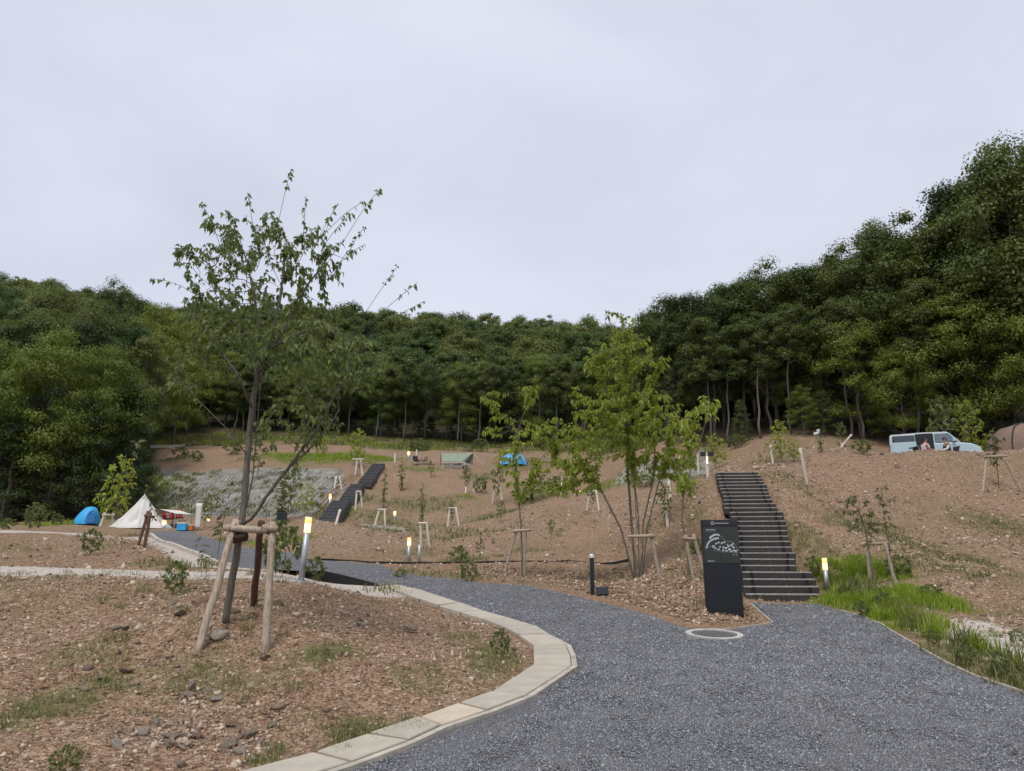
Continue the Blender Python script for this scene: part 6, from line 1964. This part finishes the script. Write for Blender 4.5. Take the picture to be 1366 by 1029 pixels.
mb = MB(); mb.box((-1.20 * k_, -W2 - .065, belt - .18), (.2, .03, .045), bev=.008); mb.build('handle', M['trim_and_shade'], sd_door)
mb = MB(); mb.box((-.47 * k_, -W2 - .005, (Hc - .06 + .36) / 2), (.92 * k_, .03, Hc - .44)); mb.build('doorway_shade', M['trim_and_shade'], car)  # solid black panel on the body, painting the shade inside the open doorway
mb = MB(); slab_y(mb, [(.10, belt + .03), (.08, Hc - .13), (.68, Hc - .14), (1.15, belt + .03)], -W2 + .0, -W2 + .03); mb.build('window', plain('light car glass', (.16, .20, .23), .08, var=.2), car)
mb = MB(); slab_y(mb, [(.10, belt + .03), (.08, Hc - .13), (.68, Hc - .14), (1.15, belt + .03)], W2 - .03, W2); mb.build('window', M['glass'], car)
mb = MB(); slab_y(mb, [(-2.0, belt + .03), (-2.0, Hc - .13), (-.1, Hc - .13), (-.1, belt + .03)], W2 - .03, W2); mb.build('window', M['glass'], car)
mb = MB(); V = [(.83 * k_, -W2 + .1, Hc - .12), (.83 * k_, W2 - .1, Hc - .12), (1.36 * k_, W2 - .05, belt + .02), (1.36 * k_, -W2 + .05, belt + .02)]
mb.add(V + [(p[0] - .04, p[1], p[2] - .02) for p in V], [(0, 3, 2, 1), (4, 5, 6, 7)]); mb.build('windscreen', M['glass'], car)
mb = MB(); mb.box((-2.24 * k_, 0, (belt + Hc) / 2 - .03), (.03, 1.4, Hc - belt - .22)); mb.build('rear_window', M['glass'], car)
for s_ in (-1, 1):
    mb = MB(); mb.box((2.16 * k_, s_ * .62, belt - .36), (.2, .26, .16), bev=.03); mb.build('headlight', M['white'], car)
    mb = MB(); mb.box((-2.28 * k_, s_ * .74, belt - .2), (.06, .14, .4), bev=.015); mb.build('tail_light', M['red'], car)
    mb = MB(); mb.box((1.0 * k_, s_ * (W2 + .12), belt + .10), (.12, .2, .16), bev=.03); mb.build('mirror', M['car'], car)
    for xw in (-1.42, 1.48):
        mb = MB(); mb.tube([(xw * k_, s_ * (W2 - .2), .32), (xw * k_, s_ * (W2 + .0), .32)], .32, 18); wo = mb.build('wheel', M['tyre'], car)
        mb = MB(); mb.tube([(xw * k_, s_ * (W2 - .1), .32), (xw * k_, s_ * (W2 + .012), .32)], .20, 14); mb.build('rim', M['steel'], wo)
mb = MB(); mb.box((2.27 * k_, 0, .46), (.08, 1.5, .2), bev=.03); mb.build('bumper', M['trim_and_shade'], car)

# ------------------------------------------------------------------ the two people at the camp table
M['skin'] = plain('skin', (.46, .27, .19), .6, var=.05)
M['hair'] = plain('dark hair', (.012, .010, .010), .6)
M['cloth_beige'] = plain('pinkish beige shirt', (.62, .46, .41), .9, var=.16, nscale=30)
M['cloth_white'] = plain('white shirt', (.62, .58, .56), .9, var=.06)
M['cloth_black'] = plain('black vest', (.02, .02, .024), .9)
M['trousers'] = plain('grey trousers', (.10, .095, .09), .9)
def skin_mesh(name, pts, edges, radii, mat, parent, root=0, sub=1):
    me = bpy.data.meshes.new(name)
    me.from_pydata([tuple(p) for p in pts], edges, []); me.update()
    o = link(name, me, mat, parent)
    o.modifiers.new('Skin', 'SKIN').use_smooth_shade = True
    if not me.skin_vertices: 
        bpy.context.view_layer.objects.active = o
    for i, r in enumerate(radii):
        sv = me.skin_vertices[0].data[i]
        sv.radius = r if hasattr(r, '__len__') else (r, r); sv.use_root = (i == root)
    ss_ = o.modifiers.new('Sub', 'SUBSURF'); ss_.levels = sub; ss_.render_levels = sub
    return o
def seated(label, loc, rz, shirt, sleeve, hair_cap=False):
    """seated figure facing +x, origin on the ground under the hips"""
    t = thing('person', label, 'person', loc, rz)
    P_ = [(0,0,.50),(0.02,0,.66),(.05,0,.86),(.10,0,.99),(.13,0,1.06),(.16,0,1.12),
          (0,.10,.49),(.40,.13,.50),(.44,.13,.09),(.54,.14,.04),
          (0,-.10,.49),(.40,-.13,.50),(.44,-.13,.09),(.54,-.14,.04),
          (.08,.19,.96),(.16,.25,.72),(.38,.17,.70),(.45,.13,.72),
          (.08,-.19,.96),(.16,-.25,.72),(.38,-.17,.70),(.45,-.13,.72),(.165,0,1.24)]
    E_ = [(0,1),(1,2),(2,3),(3,4),(4,5),(5,22),(0,6),(6,7),(7,8),(8,9),(0,10),(10,11),(11,12),(12,13),(3,14),(14,15),(15,16),(16,17),(3,18),(18,19),(19,20),(20,21)]
    R_ = [(.15,.12),(.14,.11),(.15,.11),(.11,.09),.052,.055,.095,.075,.048,.04,.095,.075,.048,.04,.06,.045,.036,.03,.06,.045,.036,.03,.085]
    skin_mesh('body', P_, E_, R_, M['skin'], t, 0, 2)
    skin_mesh('shirt', [(0,0,.52),(.02,0,.66),(.05,0,.86),(.09,0,.985),(.08,.19,.96),(.15,.245,.75),(.08,-.19,.96),(.15,-.245,.75)], [(0,1),(1,2),(2,3),(3,4),(4,5),(3,6),(6,7)],
              [(.165,.135),(.158,.13),(.168,.128),(.125,.105),.078,.064,.078,.064], shirt, t, 0, 2)
    skin_mesh('trousers', [(0,0,.50),(0,.10,.49),(.40,.13,.50),(.435,.13,.18),(0,-.10,.49),(.40,-.13,.50),(.435,-.13,.18)], [(0,1),(1,2),(2,3),(0,4),(4,5),(5,6)], [(.165,.13),.112,.092,.066,.112,.092,.066], M['trousers'], t, 0, 2)
    if sleeve is not None:
        for s in (1, -1):
            skin_mesh('sleeve', [(.08, s*.20, .95), (.16, s*.25, .73), (.32, s*.19, .705)], [(0,1),(1,2)], [.084,.066,.054], sleeve, t, 0, 1)
    # head details: hair, nose, eyes, ears
    V, F = [], []
    for i, th in enumerate(np.linspace(0, 1.75, 6)):
        for k in range(12):
            a = 2 * math.pi * k / 12
            lim = th * (1.0 if abs(math.atan2(math.sin(a), math.cos(a))) > 1.0 else .62)
            V.append((.155 + .112 * math.sin(lim) * math.cos(a), .100 * math.sin(lim) * math.sin(a), 1.225 + .125 * math.cos(lim)))
    for i in range(5):
        for k in range(12): F.append((i * 12 + k, i * 12 + (k + 1) % 12, (i + 1) * 12 + (k + 1) % 12, (i + 1) * 12 + k))
    mb = MB(); mb.add(V, F)
    if hair_cap: mb.box((.265, 0, 1.285), (.10, .14, .012))
    ho = mb.build('hair' if not hair_cap else 'cap', M['hair'], t, True)
    mb = MB(); mb.add([(.245, -.016, 1.20), (.245, .016, 1.20), (.275, 0, 1.195), (.245, 0, 1.245)], [(0, 1, 2), (1, 3, 2), (3, 0, 2), (0, 3, 1)]); mb.build('nose', M['skin'], t)
    for s in (-1, 1):
        mb = MB(); mb.box((.243, s * .033, 1.238), (.012, .022, .012), bev=.003); mb.build('eye', M['cloth_black'], t)
        mb = MB(); mb.box((.155, s * .092, 1.225), (.04, .018, .06), bev=.007); mb.build('ear', M['skin'], t)
    mb = MB(); mb.box((.240, 0, 1.165), (.012, .045, .010), bev=.003); mb.build('mouth', M['red'], t)
    for s in (-1, 1):
        for q in range(4):
            mb = MB(); y0 = s * .13 + (q - 1.5) * .018
            mb.tube([(.45, y0, .722), (.49 + .006 * (q in (1, 2)), y0, .722), (.52 + .008 * (q in (1, 2)), y0, .708), (.525, y0, .690)], [.010, .010, .009, .007], 6); mb.build('finger', M['skin'], t, True)
        mb = MB(); mb.tube([(.445, s * .13 - s * .03, .72), (.475, s * .13 - s * .055, .722), (.50, s * .13 - s * .05, .715)], [.012, .011, .008], 6); mb.build('thumb', M['skin'], t, True)
    return t
pd = 35.2
pz = cz  # the people sit on the flat ground behind the crest
p1 = at_px(1232, 600, pd); p2 = at_px(1266, 600, pd)
lift = 0.0
sc_ = 1.0
a1 = seated('person in a pinkish beige shirt and dark cap sitting left of the camp table', p1, .1, M['cloth_beige'], None, True)
a2 = seated('dark haired person in a black vest with white sleeves sitting facing left', p2, math.pi - .15, M['cloth_black'], M['cloth_white'])
for (q, lab, rz) in ((p1, 'camp chair under the person in the beige shirt', math.pi / 2 * -1 + math.pi * 1), (p2, 'camp chair under the person in the black vest', -math.pi / 2)):
    ch = camp_chair(1232, 600, pd, 'dark_cloth', lab, rz); ch.location = [float(q[0]), float(q[1]), float(q[2])]
tb_c = (p1 + p2) / 2; tb_c[2] = LZ(tb_c[0], tb_c[1])
t = thing('camp_table', 'white camp table between the two seated people', 'table', tb_c)
mb = MB(); mb.box((0, 0, .66), (.50, .6, .03), bev=.008); mb.build('table_top', M['white'], t)
for sx_ in (-1, 1):
    for sy_ in (-1, 1):
        mb = MB(); mb.tube([(sx_ * .21, sy_ * .25, 0), (sx_ * .18, sy_ * .22, .65)], .014, 5); mb.build('leg', M['steel'], t)

# ------------------------------------------------------------------ lamp pole, speaker boxes by the stair top, fence, camera on a pole
c = at_px(1094, 600, 37.5); h = top_z(576, 37.5) - c[2]
t = thing('light_pole', 'slim grey pole with a small white lamp at the wood edge', 'lamp post', c)
mb = MB(); mb.tube([(0, 0, -.1), (0, 0, h)], .035, 6); mb.build('pole', M['steel'], t)
mb = MB(); mb.box((-.12, 0, h - .12), (.26, .14, .14), bev=.03); mb.build('arm_lamp', M['white'], t)
mb = MB(); mb.tube([(0, 0, h - .05), (0, 0, h + .12)], .08, 8); mb.build('lamp_head', M['white'], t)
c = GL(944, 636, 24); h = top_z(604, c[1]) - c[2]
t = thing('power_post', 'post with two dark boxes beside the stair top', 'post', c)
mb = MB(); mb.box((0, 0, h / 2 - .05), (.09, .08, h + .1), bev=.008); mb.build('post', M['stake_pale'], t)
for s in (-1, 1):
    mb = MB(); mb.box((s * .13, -.06, h - .06), (.17, .12, .15), bev=.012); mb.build('box', M['black'], t)
mb = MB(); mb.tube([(0, -.07, h - .40), (0, -.07, h - .16)], .028, 8); mb.build('lamp_tube', emis('pinkish lamp tube', (1.0, .72, .62), 1.2), t)

# wire fence along the upper edge
pts_f = [at_px(u, 588, d) for (u, d) in ((216, 90), (300, 98), (400, 98), (500, 97), (600, 97), (700, 97), (790, 95))]
t = thing('wire_fence', 'dark wire fence along the wood at the top of the clearing', 'fence', pts_f[0])
o0 = np.array(pts_f[0]); line_f = densify_open(np.array([p[:2] for p in pts_f]), 2.6)
tops = []
for p in line_f:
    z = LZ(p[0], p[1]); q = np.array([p[0], p[1], z]) - o0; tops.append(q)
    mb = MB(); mb.tube([q - np.array([0, 0, .2]), q + np.array([0, 0, 1.8])], .035, 5); mb.build('post', M['edging'], t)
for hgt in (.25, .62, 1.0, 1.38, 1.74):
    mb = MB(); mb.tube([q + np.array([0, 0, hgt]) for q in tops], .014, 4); mb.build('wire', M['edging'], t)

# ------------------------------------------------------------------ single rocks lying on the near mound
def rock_mesh(seed):
    """broken stone: the hull of a few scattered points, flat faced and sharp"""
    rg = np.random.default_rng(seed)
    bm = bmesh.new()
    q = norm(rg.normal(0, 1, (13, 3))) * rg.uniform(.72, 1.12, (13, 1)) * np.array([1.0, .72, .6])
    for c in q: bm.verts.new([float(t) for t in c])
    r = bmesh.ops.convex_hull(bm, input=bm.verts)
    bmesh.ops.delete(bm, geom=[v for v in bm.verts if not v.link_faces], context='VERTS')
    bmesh.ops.bevel(bm, geom=list(bm.edges), offset=.035, segments=1, affect='EDGES')
    bm.verts.index_update()
    V = [tuple(v.co) for v in bm.verts]; F = [tuple(v.index for v in f.verts) for f in bm.faces]
    bm.free()
    return V, F
RM = []
for i in range(8):
    V, F = rock_mesh(40 + i); me = mesh_np('rock', V, F); RM.append(me)
rockA = plain('brown angular rock', (.34, .225, .15), .9, var=.35, nscale=4, bmp=.03)
rockB = plain('grey angular rock', (.37, .285, .21), .9, var=.35, nscale=4, bmp=.03)
rockC = plain('pale limestone rock', (.50, .42, .33), .9, var=.3, nscale=4, bmp=.03)
RK = [(268,804,15,rockA,'largest brown rock left of the tripod near the crest'),(293,853,15,rockC,'flat pale stone under the left pole of the tripod'),(312,817,10,rockB,'grey rock beside the trunk of the staked tree'),
      (152,848,9,rockB,'grey stone in weeds on the left of the mound'),(165,847,8,rockC,'pale stone beside the grey stone on the left of the mound'),(256,918,12,rockB,'grey rock at the top of the rubble pile'),(250,930,13,rockB,'dark grey rock in the rubble pile below the top one'),
      (275,922,9,rockC,'pale stone on the right of the rubble pile'),(290,932,10,rockC,'second pale stone further right of the rubble pile'),(192,972,12,rockC,'pale block in the lower left of the rubble'),(155,990,12,rockC,'pale leaning block left of the lower rubble'),
      (235,980,15,rockB,'large grey wedge in the lower rubble'),(262,978,11,rockA,'brown wedge right of the grey wedge in the lower rubble'),(225,992,10,rockB,'small dark rock in front of the grey wedge'),(305,992,13,rockB,'grey flat rock near the kerb in the lower rubble'),
      (330,980,12,rockB,'dark split rock nearest the kerb'),(363,963,10,rockC,'pale pinkish rock above the grass by the kerb'),(320,1000,10,rockC,'pale stone in front of the dark split rock'),(135,905,9,rockA,'brown stone in the middle left of the mound'),(168,898,11,rockA,'flat brown stone in mid mound left of the tripod'),
      (547,842,10,rockB,'dark flat stone half way to the kerb on the right of the mound'),(482,836,8,rockC,'pale stone on the right shoulder of the mound'),(472,815,8,rockC,'pale stone near the crest on the right of the mound'),(242,1020,10,rockB,'dark rock at the bottom edge of the picture'),
      (112,920,8,rockC,'small pale stone on the left of the mound'),(353,880,9,rockA,'brown stone at the foot of the right pole of the tripod'),(240,825,10,rockB,'grey stone below the largest brown rock'),(230,808,9,rockB,'dark grey stone left of the largest brown rock'),(310,965,9,rockA,'reddish stone at the right of the rubble'),(210,960,9,rockC,'pale stone above the pale block')]
for i, (u, v, r, mt, lab) in enumerate(RK):
    g = GL(u, v); s = r * g[1] / FPX * 1.15
    o = bpy.data.objects.new('rock', RM[i % 8].copy()); COL.objects.link(o); o.data.materials.append(mt)
    o.location = [float(g[0]), float(g[1]), float(g[2]) + s * .26]
    o.scale = (s, s * random.uniform(.7, 1), s * random.uniform(.6, 1.0)); o.rotation_euler = (random.uniform(-.35, .35), random.uniform(-.35, .35), random.uniform(0, 6.28))
    tag(o, lab, 'rock', 'rocks on the near mound')
